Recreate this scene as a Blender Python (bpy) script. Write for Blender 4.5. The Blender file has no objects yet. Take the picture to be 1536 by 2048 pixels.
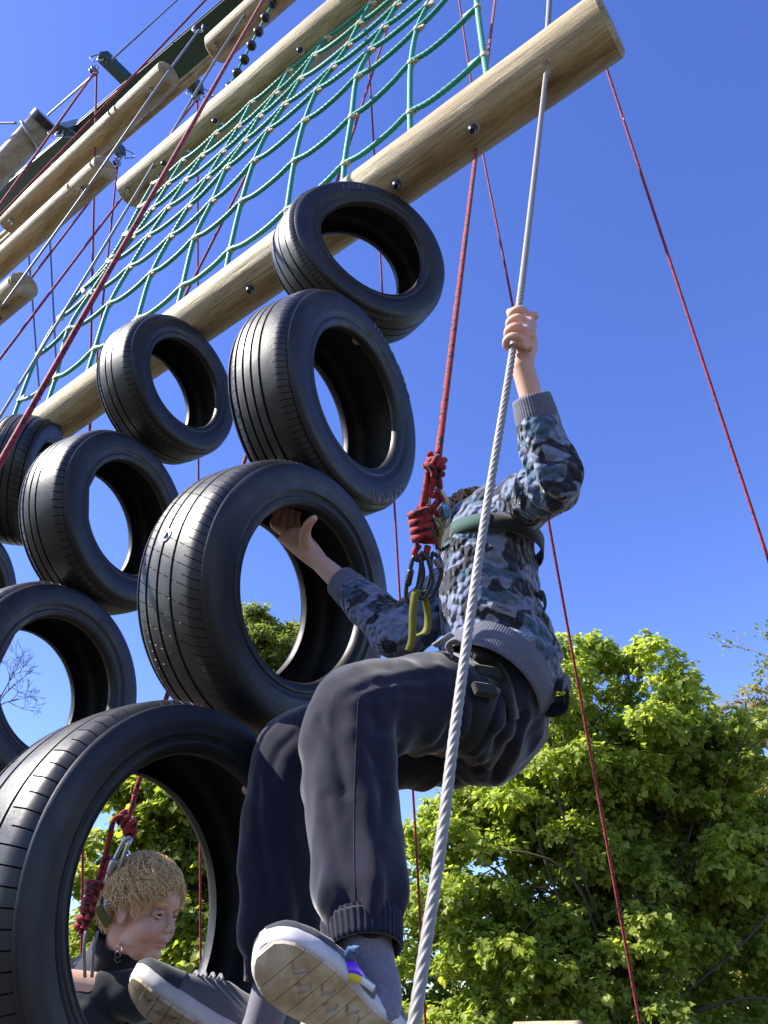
import bpy, math, random
import numpy as np
from mathutils import Vector, Matrix, noise
from mathutils.bvhtree import BVHTree
random.seed(7); rng = np.random.default_rng(7)
scn = bpy.context.scene
R = math.radians
CZ = 1.15                      # eye height of the photographer
PITCH = R(35.0)
# ------------------------------------------------------------------ camera
cam = bpy.data.cameras.new('camera'); camo = bpy.data.objects.new('camera', cam)
scn.collection.objects.link(camo)
cam.sensor_fit = 'VERTICAL'; cam.sensor_height = 36.0; cam.lens = 27.0
cam.clip_start = 0.02; cam.clip_end = 2000
camo.location = (0, 0, CZ); camo.rotation_euler = (R(90) + PITCH, 0, 0)
scn.camera = camo
# ------------------------------------------------------------------ light
SUN = Vector((-.75, -.07, .65)).normalized()
world = bpy.data.worlds.new('World'); scn.world = world; world.use_nodes = True
wn = world.node_tree.nodes; wl = world.node_tree.links
bg = wn['Background']; sky = wn.new('ShaderNodeTexSky'); sky.sky_type = 'NISHITA'
sky.sun_disc = False
sky.sun_elevation = math.asin(SUN.z); sky.sun_rotation = math.atan2(SUN.x, SUN.y)
sky.air_density = 1.0; sky.dust_density = 0.2; sky.ozone_density = 3.0; sky.altitude = 50
hs = wn.new('ShaderNodeHueSaturation'); hs.inputs['Saturation'].default_value = 1.2; hs.inputs['Hue'].default_value = .523; wl.new(sky.outputs[0], hs.inputs['Color']); wl.new(hs.outputs[0], bg.inputs[0]); bg.inputs[1].default_value = 0.125
sl = bpy.data.lights.new('sun', 'SUN'); sl.energy = 5.0; sl.angle = R(0.5); sl.color = (1, .94, .84)
so = bpy.data.objects.new('sun', sl); scn.collection.objects.link(so)
so.rotation_euler = (-SUN).to_track_quat('-Z', 'Y').to_euler(); so.location = SUN * 40
scn.view_settings.view_transform = 'Standard'; scn.view_settings.look = 'None'
scn.view_settings.exposure = 1.35; scn.view_settings.gamma = 1.0
scn.render.engine = 'CYCLES'
C = scn.collection
# ------------------------------------------------------------------ coordinates
cp, sp_ = math.cos(PITCH), math.sin(PITCH)
def P(u, v, t):                # photo pixel (1536x2048) at depth t along the optical axis
    x = (u - 768) / 1536; y = (1024 - v) / 1536
    return Vector((x * t, (cp - y * sp_) * t, (sp_ + y * cp) * t + CZ))
WN = Vector((-.613, -.79, 0)); WL = Vector((-.79, .613, 0)); WF = Vector((.757, .975, 0))
def W(s, h, off=0):            # climbing wall: s metres along it, h above eye height, off towards the camera
    return WF + WL * s + WN * off + Vector((0, 0, h + CZ))
def PW(u, v, off=0):           # photo pixel on the wall plane
    r = P(u, v, 1) - Vector((0, 0, CZ)); t = (-1.234 + off) / (WN.dot(r))
    return Vector((0, 0, CZ)) + r * t
# ------------------------------------------------------------------ object helpers
ROOT = {}
def thing(name, label, cat, loc, group=None):
    o = bpy.data.objects.new(name, None); C.objects.link(o); o.location = loc
    o.empty_display_size = .05
    o['label'] = label; o['category'] = cat
    if group: o['group'] = group
    ROOT[o] = Vector(loc); return o
def tag(o, label, cat, group=None):
    o['label'] = label; o['category'] = cat
    if group: o['group'] = group
    return o
class MB:                      # collects verts, faces and a uv per face corner
    def __init__(s): s.v = []; s.f = []; s.uv = []
    def quadgrid(s, rings, closed=True, uvs=None):
        b = len(s.v); n = len(rings[0]); m = len(rings)
        for r in rings: s.v.extend(tuple(p) for p in r)
        for i in range(m - 1):
            for j in range(n if closed else n - 1):
                k = (j + 1) % n
                s.f.append((b + i*n + j, b + i*n + k, b + (i+1)*n + k, b + (i+1)*n + j))
                if uvs is not None:
                    s.uv.append(((j/n, uvs[i]), ((j+1)/n, uvs[i]), ((j+1)/n, uvs[i+1]), (j/n, uvs[i+1])))
                else: s.uv.append(((j/n, i/m), ((j+1)/n, i/m), ((j+1)/n, (i+1)/m), (j/n, (i+1)/m)))
        return b
    def cap(s, idx, flip=False):
        idx = list(idx)
        if flip: idx.reverse()
        s.f.append(tuple(idx)); s.uv.append(tuple((.5, .5) for _ in idx))
    def face(s, pts):
        b = len(s.v); s.v.extend(tuple(p) for p in pts); s.cap(range(b, b + len(pts)))
    def box(s, c, hx, hy, hz, M=None):
        b = len(s.v)
        for x in (-1, 1):
            for y in (-1, 1):
                for z in (-1, 1):
                    p = Vector((x*hx, y*hy, z*hz))
                    if M is not None: p = M @ p
                    s.v.append(tuple(Vector(c) + p))
        for q in ((0,1,3,2),(4,6,7,5),(0,4,5,1),(2,3,7,6),(0,2,6,4),(1,5,7,3)):
            s.cap([b + i for i in q])
    def ellipsoid(s, c, r, M=None, nu=20, nv=12):
        rings = []
        for i in range(nv + 1):
            a = math.pi * i / nv; a = min(max(a, .02), math.pi - .02)
            ring = []
            for j in range(nu):
                q = 2*math.pi*j/nu
                p = Vector((r[0]*math.sin(a)*math.cos(q), r[1]*math.sin(a)*math.sin(q), -r[2]*math.cos(a)))
                if M is not None: p = M @ p
                ring.append(Vector(c) + p)
            rings.append(ring)
        b = s.quadgrid(rings)
        s.cap(range(b, b + nu), True); s.cap(range(b + nv*nu, b + (nv+1)*nu))
    def build(s, name, mat, parent=None, smooth=True, root=None, sharp=None):
        me = bpy.data.meshes.new(name)
        off = ROOT.get(root if root is not None else parent, Vector((0, 0, 0)))
        vs = [(x - off.x, y - off.y, z - off.z) for x, y, z in s.v]
        me.from_pydata(vs, [], s.f)
        if s.uv and len(s.uv) == len(s.f):
            ul = me.uv_layers.new(name='UVMap')
            flat = np.array([c for f in s.uv for q in f for c in q], dtype=np.float32)
            ul.data.foreach_set('uv', flat)
        if smooth: me.polygons.foreach_set('use_smooth', [True] * len(me.polygons))
        me.materials.append(mat); me.update()
        o = bpy.data.objects.new(name, me); C.objects.link(o)
        if sharp and smooth:
            try: me.set_sharp_from_angle(angle=R(sharp))
            except Exception: pass
        if parent is not None: o.parent = parent
        if parent is not None and root is None and parent in ROOT: pass
        ROOT.setdefault(o, off if parent is not None else Vector((0, 0, 0)))
        return o
def top(name, mb, mat, label, cat, group=None, **k):      # a thing that is one mesh, origin at its lowest point
    lo = min(mb.v, key=lambda q: q[2]); loc = Vector(lo)
    mb.v = [(x - loc.x, y - loc.y, z - loc.z) for x, y, z in mb.v]
    o = mb.build(name, mat, None, **k); o.location = loc; ROOT[o] = loc
    return tag(o, label, cat, group)
def cat_rom(pts, n=8):
    pts = [Vector(p) for p in pts]
    if len(pts) < 3: return [pts[0].lerp(pts[-1], i / n) for i in range(n + 1)]
    e = [pts[0]*2 - pts[1]] + pts + [pts[-1]*2 - pts[-2]]; out = []
    for i in range(1, len(e) - 2):
        p0, p1, p2, p3 = e[i-1:i+3]
        for k in range(n):
            t = k / n
            out.append(.5*((2*p1) + (p2-p0)*t + (2*p0-5*p1+4*p2-p3)*t*t + (3*p1-p0-3*p2+p3)*t**3))
    out.append(pts[-1]); return out
def lerp_list(v, n):
    x = np.linspace(0, len(v) - 1, n); return np.interp(x, range(len(v)), v)
def resample(pts, step):
    pts = [Vector(p) for p in pts]; d = [0]
    for a, b in zip(pts, pts[1:]): d.append(d[-1] + (b - a).length)
    n = max(2, int(d[-1] / step) + 1); A = np.array([tuple(p) for p in pts]); x = np.linspace(0, d[-1], n)
    return [Vector((np.interp(q, d, A[:, 0]), np.interp(q, d, A[:, 1]), np.interp(q, d, A[:, 2]))) for q in x]
def frames(pts, up=None):
    T = []
    for i in range(len(pts)):
        a = pts[max(i-1, 0)]; b = pts[min(i+1, len(pts)-1)]; d = (b - a)
        T.append(d.normalized() if d.length > 1e-9 else Vector((0, 0, 1)))
    u = Vector(up) if up is not None else Vector((0, 0, 1))
    if abs(u.dot(T[0])) > .95: u = Vector((1, 0, 0)) if abs(T[0].x) < .9 else Vector((0, 1, 0))
    out = []
    for t in T:
        u = u - t * u.dot(t)
        u = u.normalized() if u.length > 1e-6 else t.orthogonal().normalized()
        out.append((t, u, t.cross(u)))
    return out
def tube(mb, pts, r, n=8, step=None, lobes=0, amp=0, pitch=.05, caps=True, rr=None, up=None, closed=False):
    pts = [Vector(p) for p in pts]
    if step: pts = resample(pts, step)
    fr = frames(pts, up); rings = []; L = 0; uvs = []
    rad = lerp_list(rr, len(pts)) if rr is not None else [r] * len(pts)
    for i, p in enumerate(pts):
        if i: L += (p - pts[i-1]).length
        uvs.append(L); t, u, w = fr[i]; ring = []
        for j in range(n):
            a = 2*math.pi*j/n; q = rad[i]
            if lobes: q *= 1 + amp * abs(math.cos(lobes*.5*(a - 2*math.pi*L/pitch))) - amp*.6
            ring.append(p + (u*math.cos(a) + w*math.sin(a)) * q)
        rings.append(ring)
    b = mb.quadgrid(rings, True, uvs)
    if caps:
        mb.cap(range(b, b + n), True); mb.cap(range(b + (len(pts)-1)*n, b + len(pts)*n))
def loft(mb, pts, rads, n=28, sub=6, up=None, round_caps=True, warp=None):
    """closed body with elliptical sections; rads = (a along up, b across)"""
    P_ = cat_rom(pts, sub); A = lerp_list([q[0] if isinstance(q, tuple) else q for q in rads], len(P_)); B = lerp_list([q[1] if isinstance(q, tuple) else q for q in rads], len(P_))
    # smooth the radii
    for _ in range(2):
        A = np.concatenate([[A[0]], (A[:-2] + 2*A[1:-1] + A[2:]) / 4, [A[-1]]]); B = np.concatenate([[B[0]], (B[:-2] + 2*B[1:-1] + B[2:]) / 4, [B[-1]]])
    fr = frames(P_, up); rings = []
    def ring(p, f, a, b, i=0):
        t, u, w = f; out = []
        for j in range(n):
            q = 2*math.pi*j/n; k = 1.0
            if warp: k = warp(i / max(1, len(P_)-1), q)
            out.append(p + u*(a*k*math.cos(q)) + w*(b*k*math.sin(q)))
        return out
    if round_caps:
        m = min(A[0], B[0])
        for k in (85, 60, 35): rings.append(ring(P_[0] - fr[0][0]*m*.8*math.sin(R(k)), fr[0], A[0]*math.cos(R(k)), B[0]*math.cos(R(k))))
    for i in range(len(P_)): rings.append(ring(P_[i], fr[i], A[i], B[i], i))
    if round_caps:
        m = min(A[-1], B[-1])
        for k in (35, 60, 85): rings.append(ring(P_[-1] + fr[-1][0]*m*.8*math.sin(R(k)), fr[-1], A[-1]*math.cos(R(k)), B[-1]*math.cos(R(k)), len(P_)-1))
    b = mb.quadgrid(rings)
    mb.cap(range(b, b + n), True); mb.cap(range(b + (len(rings)-1)*n, b + len(rings)*n))
def fuse(mb, voxel, smooth=4, factor=.5):
    """one continuous surface from overlapping bodies"""
    me = bpy.data.meshes.new('tmp'); me.from_pydata(mb.v, [], mb.f); o = bpy.data.objects.new('tmp', me); C.objects.link(o)
    m = o.modifiers.new('r', 'REMESH'); m.mode = 'VOXEL'; m.voxel_size = voxel; m.use_smooth_shade = True
    if smooth:
        q = o.modifiers.new('s', 'SMOOTH'); q.factor = factor; q.iterations = smooth
    dg = bpy.context.evaluated_depsgraph_get(); dg.update()
    e = o.evaluated_get(dg); nm = bpy.data.meshes.new_from_object(e)
    bpy.data.objects.remove(o); bpy.data.meshes.remove(me)
    out = MB(); n = len(nm.vertices); co = np.empty(n*3, dtype=np.float32); nm.vertices.foreach_get('co', co)
    out.v = [tuple(map(float, q)) for q in co.reshape(-1, 3)]; out.f = [tuple(p.vertices) for p in nm.polygons]
    no = np.empty(n*3, dtype=np.float32); nm.vertex_normals.foreach_get('vector', no); out.no = no.reshape(-1, 3)
    bpy.data.meshes.remove(nm); return out
def hit(mb, u, v, lift=.001):      # where the line of sight through a photo pixel meets a surface
    if not hasattr(mb, 'bvh'): mb.bvh = BVHTree.FromPolygons([Vector(q) for q in mb.v], mb.f)
    o = Vector((0, 0, CZ)); d = (P(u, v, 1) - o).normalized(); p, n, i, t = mb.bvh.ray_cast(o, d)
    if p is None: return P(u, v, 1.5), -d
    return p - d*lift, n
def displace(mb, fn):
    v = []
    for p, nn in zip(mb.v, mb.no):
        d = fn(Vector(p), Vector(nn.tolist())); v.append((p[0] + nn[0]*d, p[1] + nn[1]*d, p[2] + nn[2]*d))
    mb.v = v
# ------------------------------------------------------------------ materials
class NT:
    def __init__(s, name):
        s.m = bpy.data.materials.new(name); s.m.use_nodes = True; s.t = s.m.node_tree; s.b = s.t.nodes['Principled BSDF']; s.out = s.t.nodes['Material Output']
    def n(s, ty, **k):
        q = s.t.nodes.new(ty)
        for a, b in k.items():
            if a.startswith('i_'): q.inputs[a[2:].replace('_', ' ')].default_value = b
            else: setattr(q, a, b)
        return q
    def l(s, a, b): s.t.links.new(a, b)
    def coord(s, kind='Object', scale=(1, 1, 1), rot=(0, 0, 0)):
        c = s.n('ShaderNodeTexCoord'); mp = s.n('ShaderNodeMapping'); mp.inputs['Scale'].default_value = scale; mp.inputs['Rotation'].default_value = rot
        s.l(c.outputs[kind], mp.inputs[0]); return mp.outputs[0]
    def noise(s, vec, scale, detail=4, rough=.55, dist=0):
        q = s.n('ShaderNodeTexNoise'); q.inputs['Scale'].default_value = scale; q.inputs['Detail'].default_value = detail; q.inputs['Roughness'].default_value = rough; q.inputs['Distortion'].default_value = dist
        if vec is not None: s.l(vec, q.inputs['Vector'])
        return q.outputs['Fac']
    def ramp(s, fac, stops, interp='LINEAR'):
        q = s.n('ShaderNodeValToRGB'); q.color_ramp.interpolation = interp; e = q.color_ramp.elements
        while len(e) < len(stops): e.new(.5)
        for x, (p, c) in zip(e, stops): x.position = p; x.color = (*c, 1) if len(c) == 3 else c
        s.l(fac, q.inputs[0]); return q.outputs[0]
    def mix(s, fac, a, b, mode='MIX'):
        q = s.n('ShaderNodeMix', data_type='RGBA', blend_type=mode)
        for i, x in ((0, fac), (6, a), (7, b)):
            if hasattr(x, 'is_linked'): s.l(x, q.inputs[i])
            else: q.inputs[i].default_value = x if i == 0 else (*x, 1)
        return q.outputs[2]
    def math(s, op, a, b=None):
        q = s.n('ShaderNodeMath', operation=op)
        for i, x in ((0, a), (1, b)):
            if x is None: continue
            if hasattr(x, 'is_linked'): s.l(x, q.inputs[i])
            else: q.inputs[i].default_value = x
        return q.outputs[0]
    def bump(s, h, strength=.5, dist=.01, prev=None):
        q = s.n('ShaderNodeBump'); q.inputs['Strength'].default_value = strength; q.inputs['Distance'].default_value = dist; s.l(h, q.inputs['Height'])
        if prev is not None: s.l(prev, q.inputs['Normal'])
        return q.outputs[0]
    def done(s, col=None, rough=.5, metal=0, nrm=None, spec=.5, sheen=0, sss=0):
        b = s.b.inputs
        if col is not None:
            if hasattr(col, 'is_linked'): s.l(col, b['Base Color'])
            else: b['Base Color'].default_value = (*col, 1)
        if hasattr(rough, 'is_linked'): s.l(rough, b['Roughness'])
        else: b['Roughness'].default_value = rough
        b['Metallic'].default_value = metal; b['Specular IOR Level'].default_value = spec
        if sheen: b['Sheen Weight'].default_value = sheen; b['Sheen Roughness'].default_value = .4
        if sss: b['Subsurface Weight'].default_value = sss; b['Subsurface Radius'].default_value = (.012, .005, .003); b['Subsurface Scale'].default_value = 1
        if nrm is not None: s.l(nrm, b['Normal'])
        return s.m
def m_plain(name, col, rough=.5, metal=0, spec=.5, nscale=0, namp=.25, bump=0, sheen=0):
    t = NT(name)
    if nscale:
        v = t.coord(); f = t.noise(v, nscale, 5)
        c = t.mix(t.math('MULTIPLY', f, 1.0), tuple(x*(1-namp) for x in col), tuple(min(1, x*(1+namp)) for x in col))
        return t.done(c, rough, metal, t.bump(f, bump, .002) if bump else None, spec, sheen)
    return t.done(col, rough, metal, None, spec, sheen)
def m_rubber(name, base, rough):
    t = NT(name); v = t.coord(); f = t.noise(v, 9, 6, .6); g = t.noise(v, 140, 3, .6)
    c = t.ramp(f, [(.35, tuple(x*.75 for x in base)), (.6, base), (.78, tuple(x*1.5+.006 for x in base))])
    r = t.ramp(t.noise(v, 22, 4), [(.3, (rough-.07,)*3), (.75, (rough+.12,)*3)])
    du = t.ramp(t.noise(t.coord('Object', (1, 1, .6)), 6.5, 8, .68, .3), [(.50, (0, 0, 0)), (.78, (.55,)*3)]); c = t.mix(du, c, (.050, .046, .042))
    sc = t.ramp(t.noise(v, 55, 6, .7), [(.62, (0, 0, 0)), (.72, (.35,)*3)]); c = t.mix(sc, c, (.06, .06, .062))
    return t.done(c, r, 0, t.bump(g, .16, .0015, t.bump(f, .12, .01)), .45)
def m_wood(name, base, dark, lightc):
    t = NT(name); v = t.coord('Object', (1.6, 26, 26)); g = t.noise(v, 5, 9, .66, .35)
    v2 = t.coord('Object', (.9, 5, 5)); f = t.noise(v2, 2.2, 5, .6)
    c = t.ramp(g, [(.28, dark), (.46, base), (.72, lightc)])
    stain = t.ramp(f, [(.35, (.55, .5, .42)), (.6, (1, 1, 1))])
    c = t.mix(.8, c, stain, 'MULTIPLY')
    v3 = t.coord('Object', (.35, 9, 9)); w = t.noise(v3, 7, 3, .5, 0)
    crack = t.ramp(w, [(.485, (1, 1, 1)), (.5, (.25, .2, .15)), (.512, (1, 1, 1))])
    c = t.mix(.55, c, crack, 'MULTIPLY')
    vk = t.coord('Object', (2.2, 5, 5)); vo = t.n('ShaderNodeTexVoronoi'); t.l(vk, vo.inputs['Vector']); vo.inputs['Scale'].default_value = 1.0
    kn = t.ramp(vo.outputs['Distance'], [(.05, (.3, .2, .12)), (.14, (1, 1, 1))]); c = t.mix(.7, c, kn, 'MULTIPLY')
    return t.done(c, .62, 0, t.bump(g, .6, .005), .3)
def m_rope(name, a, b, scale_v, scale_u, thr=.5, rough=.75, bump=.5):
    t = NT(name); c = t.n('ShaderNodeTexCoord'); mp = t.n('ShaderNodeMapping'); mp.inputs['Scale'].default_value = (scale_u, scale_v, 1); t.l(c.outputs['UV'], mp.inputs[0])
    f = t.noise(mp.outputs[0], 1, 1, .4)
    col = t.ramp(f, [(thr-.02, a), (thr+.03, b)])
    ck = t.n('ShaderNodeTexChecker'); mp2 = t.n('ShaderNodeMapping'); mp2.inputs['Scale'].default_value = (8, 220, 1); mp2.inputs['Rotation'].default_value = (0, 0, .6); t.l(c.outputs['UV'], mp2.inputs[0]); t.l(mp2.outputs[0], ck.inputs[0]); ck.inputs['Scale'].default_value = 1
    return t.done(col, rough, 0, t.bump(ck.outputs['Fac'], bump, .0006), .25, .3)
def m_fabric(name, col, rough=.85, sheen=.35, rib=0, amp=.12, crease=0):
    t = NT(name); v = t.coord(); f = t.noise(v, 14, 4); g = t.noise(v, 700, 2, .7)
    c = t.mix(f, tuple(x*(1-amp) for x in col), tuple(x*(1+amp) for x in col)); c = t.mix(.5, c, t.ramp(g, [(.3, (.45,)*3), (.7, (1.1,)*3)]), 'MULTIPLY')
    g2 = t.noise(v, 190, 4, .75); c = t.mix(.45, c, t.ramp(g2, [(.32, (.5,)*3), (.68, (1.25,)*3)]), 'MULTIPLY')
    nb = t.bump(g, .3, .001)
    if crease:
        vs = t.coord('Object', (1.5, 1.5, .7), (.25, .35, 0)); w1 = t.noise(vs, 6, 1.5, .45, .5); r1 = t.math('ABSOLUTE', t.math('SUBTRACT', w1, .5)); nb = t.bump(r1, crease, .03, nb)
    return t.done(c, rough, 0, nb, .2, sheen)
def m_camo():
    t = NT('camo_fabric'); v = t.coord('Object', (1, 1, 1.9))
    f1 = t.noise(v, 13, 1.5, .4, .35); v2 = t.coord('Object', (1.1, 1, 1.9), (.15, .3, .2)); f2 = t.noise(v2, 15, 1.5, .4, .35)
    c = t.ramp(f1, [(0, (.145, .175, .27)), (.55, (.055, .10, .155))], 'CONSTANT')
    k = t.ramp(f2, [(0, (0, 0, 0)), (.55, (1, 1, 1))], 'CONSTANT'); c = t.mix(k, c, (.026, .03, .045))
    v3 = t.coord('Object', (1, 1.2, 1.9), (.3, .2, .5)); k3 = t.ramp(t.noise(v3, 17, 1.5, .4, .3), [(0, (0, 0, 0)), (.63, (1, 1, 1))], 'CONSTANT'); c = t.mix(k3, c, (.20, .225, .32))
    # quilted stitching: small puffed cells
    vq = t.coord('Object', (1, 1, 1), (.3, .2, .6)); vo = t.n('ShaderNodeTexVoronoi', feature='SMOOTH_F1'); t.l(vq, vo.inputs['Vector']); vo.inputs['Scale'].default_value = 62; vo.inputs['Smoothness'].default_value = .35
    h = t.math('SUBTRACT', 1.0, vo.outputs['Distance']); g = t.noise(v, 600, 2, .6)
    nb = t.bump(g, .2, .001, t.bump(h, 1.0, .013))
    return t.done(c, .9, 0, nb, .15, .35)
def m_skin():
    t = NT('skin'); v = t.coord(); f = t.noise(v, 30, 5); a = t.n('ShaderNodeAttribute'); a.attribute_name = 'blush'
    c = t.mix(f, (.48, .275, .20), (.60, .37, .28)); c = t.mix(a.outputs['Fac'], c, (.42, .13, .105))
    return t.done(c, .5, 0, t.bump(t.noise(v, 420, 3), .15, .001), .4, 0, .12)
def m_leaf(name, a, b, c2, trans=.45):
    t = NT(name); at = t.n('ShaderNodeAttribute'); at.attribute_name = 'tint'
    c = t.ramp(at.outputs['Fac'], [(0, a), (.5, b), (1, c2)])
    b_ = t.b; t.l(c, b_.inputs['Base Color']); b_.inputs['Roughness'].default_value = .5; b_.inputs['Specular IOR Level'].default_value = .35
    tr = t.n('ShaderNodeBsdfTranslucent'); cc = t.mix(.5, c, (.95, 1.0, .25), 'MULTIPLY'); t.l(t.mix(1.0, c, (1.85, 1.85, .85), 'MULTIPLY'), tr.inputs[0])
    mx = t.n('ShaderNodeMixShader'); mx.inputs[0].default_value = trans; t.l(b_.outputs[0], mx.inputs[1]); t.l(tr.outputs[0], mx.inputs[2]); t.l(mx.outputs[0], t.out.inputs[0])
    return t.m
RUB = m_rubber('tyre_rubber', (.009, .0095, .012), .46); RUBI = m_rubber('tyre_inner_rubber', (.008, .008, .009), .6)
RUBT = m_rubber('tyre_tread_rubber', (.017, .017, .018), .42); LETR = m_rubber('tyre_lettering', (.11, .115, .135), .7)
WOOD = m_wood('treated_pine', (.385, .315, .19), (.20, .155, .09), (.53, .45, .29)); WOODE = m_wood('log_end_grain', (.34, .26, .15), (.16, .11, .06), (.45, .36, .22))
GREY_WOOD = m_wood('weathered_pole', (.33, .31, .27), (.16, .15, .13), (.48, .46, .41))
STEEL = m_plain('galvanised_steel', (.42, .42, .44), .38, .9, nscale=60, namp=.3); DSTEEL = m_plain('grey_wire', (.17, .18, .22), .55, .2)
CABLE = m_plain('grey_wire_rope', (.22, .205, .20), .6, .1, nscale=200, namp=.25)
GREEN_P = m_plain('green_painted_steel', (.012, .045, .034), .38, 0, nscale=12, namp=.3)
NETG = m_plain('green_polyrope', (.004, .23, .165), .55, 0, nscale=300, namp=.3, sheen=.2); CLIP = m_plain('cream_plastic', (.50, .45, .34), .5)
BEAD = m_plain('black_beads', (.012, .012, .014), .25); BLK = m_plain('black_plastic', (.012, .013, .015), .35)
RED = m_rope('red_climbing_rope', (.020, .010, .012), (.26, .014, .020), 75, 3.0, .43)
PINK = m_rope('red_pink_rope', (.06, .012, .02), (.27, .02, .035), 70, 2, .42)
BLUEL = m_plain('blue_steel_line', (.10, .12, .20), .6)
CAMO = m_camo(); GREYRIB = m_fabric('grey_rib_knit', (.125, .13, .175)); NAVY = m_fabric('navy_fleece', (.0155, .0155, .030), .97, .42, 0, .35, .12); NAVYR = m_fabric('navy_rib', (.0155, .0155, .030), .97, .35)
SKIN = m_skin(); SOCK = m_fabric('grey_sock', (.19, .185, .25)); DARKTOP = m_fabric('dark_top', (.016, .018, .024)); DARKCOL = m_fabric('dark_collar', (.012, .013, .02))
WEB = m_fabric('olive_webbing', (.018, .021, .018)); TEAL = m_fabric('teal_webbing', (.045, .10, .09)); YEL = m_fabric('yellow_webbing', (.16, .16, .026)); OLIVEY = m_fabric('olive_yellow_webbing', (.12, .115, .03)); GREYW = m_fabric('grey_webbing', (.22, .23, .26))
def m_sole():
    t = NT('worn_white_sole'); v = t.coord(); f = t.noise(v, 26, 6, .6); c = t.ramp(f, [(.30, (.25, .175, .10)), (.48, (.38, .30, .20)), (.66, (.52, .46, .37))]); return t.done(c, .65, 0, t.bump(f, .2, .002), .3)
MIDS = m_plain('white_midsole', (.50, .475, .47), .6, nscale=22, namp=.35); SOLE = m_sole(); UPPER = m_fabric('dark_grey_shoe', (.045, .052, .062), .75, .2); UPG = m_fabric('mid_grey_shoe', (.13, .135, .145), .8, .2)
PURP = m_plain('purple_plastic', (.16, .03, .62), .2); YELP = m_plain('yellow_print', (.65, .5, .04), .5); WHT = m_plain('white_print', (.65, .66, .68), .5); BLUEW = m_fabric('blue_webbing', (.06, .13, .26))
HAIRB = m_plain('blond_hair', (.66, .44, .20), .38, nscale=60, namp=.4); HAIRR = m_plain('brown_hair', (.26, .14, .06), .5, nscale=60, namp=.4)
ORANGE = m_plain('anodised_orange', (.5, .14, .05), .35, .5); BLUEM = m_plain('anodised_blue', (.10, .26, .48), .3, .6); DARKM = m_plain('dark_anodised', (.05, .055, .07), .3, .8)
BARK = m_plain('bark', (.055, .045, .034), .9, nscale=14, namp=.4, bump=.6); TWIG = m_plain('pale_twig', (.22, .17, .12), .85)
LEAFA = m_leaf('sycamore_leaf', (.14, .195, .035), (.24, .30, .058), (.36, .39, .10), .58); LEAFB = m_leaf('young_leaf', (.09, .12, .03), (.15, .19, .04), (.24, .26, .07)); LEAFC = m_leaf('oak_leaf', (.11, .155, .02), (.19, .24, .035), (.30, .32, .07), .55)
LEAFD = m_leaf('brownish_leaf', (.10, .10, .025), (.19, .17, .05), (.30, .25, .09))
def m_ground():
    t = NT('bark_chip_ground'); v = t.coord(); f = t.noise(v, .6, 6); g = t.noise(v, 30, 4); c = t.ramp(f, [(.3, (.055, .046, .034)), (.55, (.095, .08, .055)), (.75, (.06, .065, .03))]); return t.done(c, .95, 0, t.bump(g, .5, .05), .1)
GROUND = m_ground()
# ================================================================== ground
g = MB(); g.face([(-400, -400, 0), (400, -400, 0), (400, 400, 0), (-400, 400, 0)])
go = g.build('ground', GROUND, None, False); go['kind'] = 'structure'
# ================================================================== logs
def inst(name, mesh, M, parent):                # a part that shares its mesh with alike parts; M in world space
    o = bpy.data.objects.new(name, mesh); C.objects.link(o); o.parent = parent
    o.matrix_basis = Matrix.Translation(-ROOT[parent]) @ M; ROOT[o] = ROOT[parent]; return o
def mesh_of(name, mb, mat, smooth=True, sharp=None):
    me = bpy.data.meshes.new(name); me.from_pydata(mb.v, [], mb.f)
    if smooth: me.polygons.foreach_set('use_smooth', [True]*len(me.polygons))
    if smooth and sharp:
        try: me.set_sharp_from_angle(angle=R(sharp))
        except Exception: pass
    me.materials.append(mat); me.update(); return me
def lathe(mb, prof, n=16):                      # prof (z, r) around local z
    rings = [[Vector((r*math.cos(2*math.pi*j/n), r*math.sin(2*math.pi*j/n), z)) for j in range(n)] for z, r in prof]
    b = mb.quadgrid(rings); mb.cap(range(b, b+n), True); mb.cap(range(b+(len(prof)-1)*n, b+len(prof)*n))
q = MB(); lathe(q, [(0, .024), (.004, .024), (.0045, .022)]); ME_WASH = mesh_of('washer', q, STEEL, True, 30)
q = MB(); lathe(q, [(.004, .0145), (.016, .0145), (.022, .0125), (.027, .0085), (.029, .003)]); ME_CAPN = mesh_of('cap_nut', q, BLK, True, 30)
q = MB()
for y in (-.011, .011): tube(q, [(0, y, 0), (0, y, .042)], .0045, 8)
q.box((0, 0, .014), .007, .016, .004); tube(q, [(0, -.011, .004), (0, -.009, -.001), (0, .009, -.001), (0, .011, .004)], .0045, 8); ME_CLAMP = mesh_of('wire_clamp', q, STEEL, True, 40)
def zrot(z, x=None):                            # matrix with local z along z
    z = Vector(z).normalized(); x = Vector(x) if x is not None else Vector((0, 0, 1))
    if abs(z.dot(x.normalized())) > .95: x = Vector((1, 0, 0))
    x = (x - z*x.dot(z)).normalized(); y = z.cross(x)
    return Matrix((x, y, z)).transposed().to_4x4()
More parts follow.
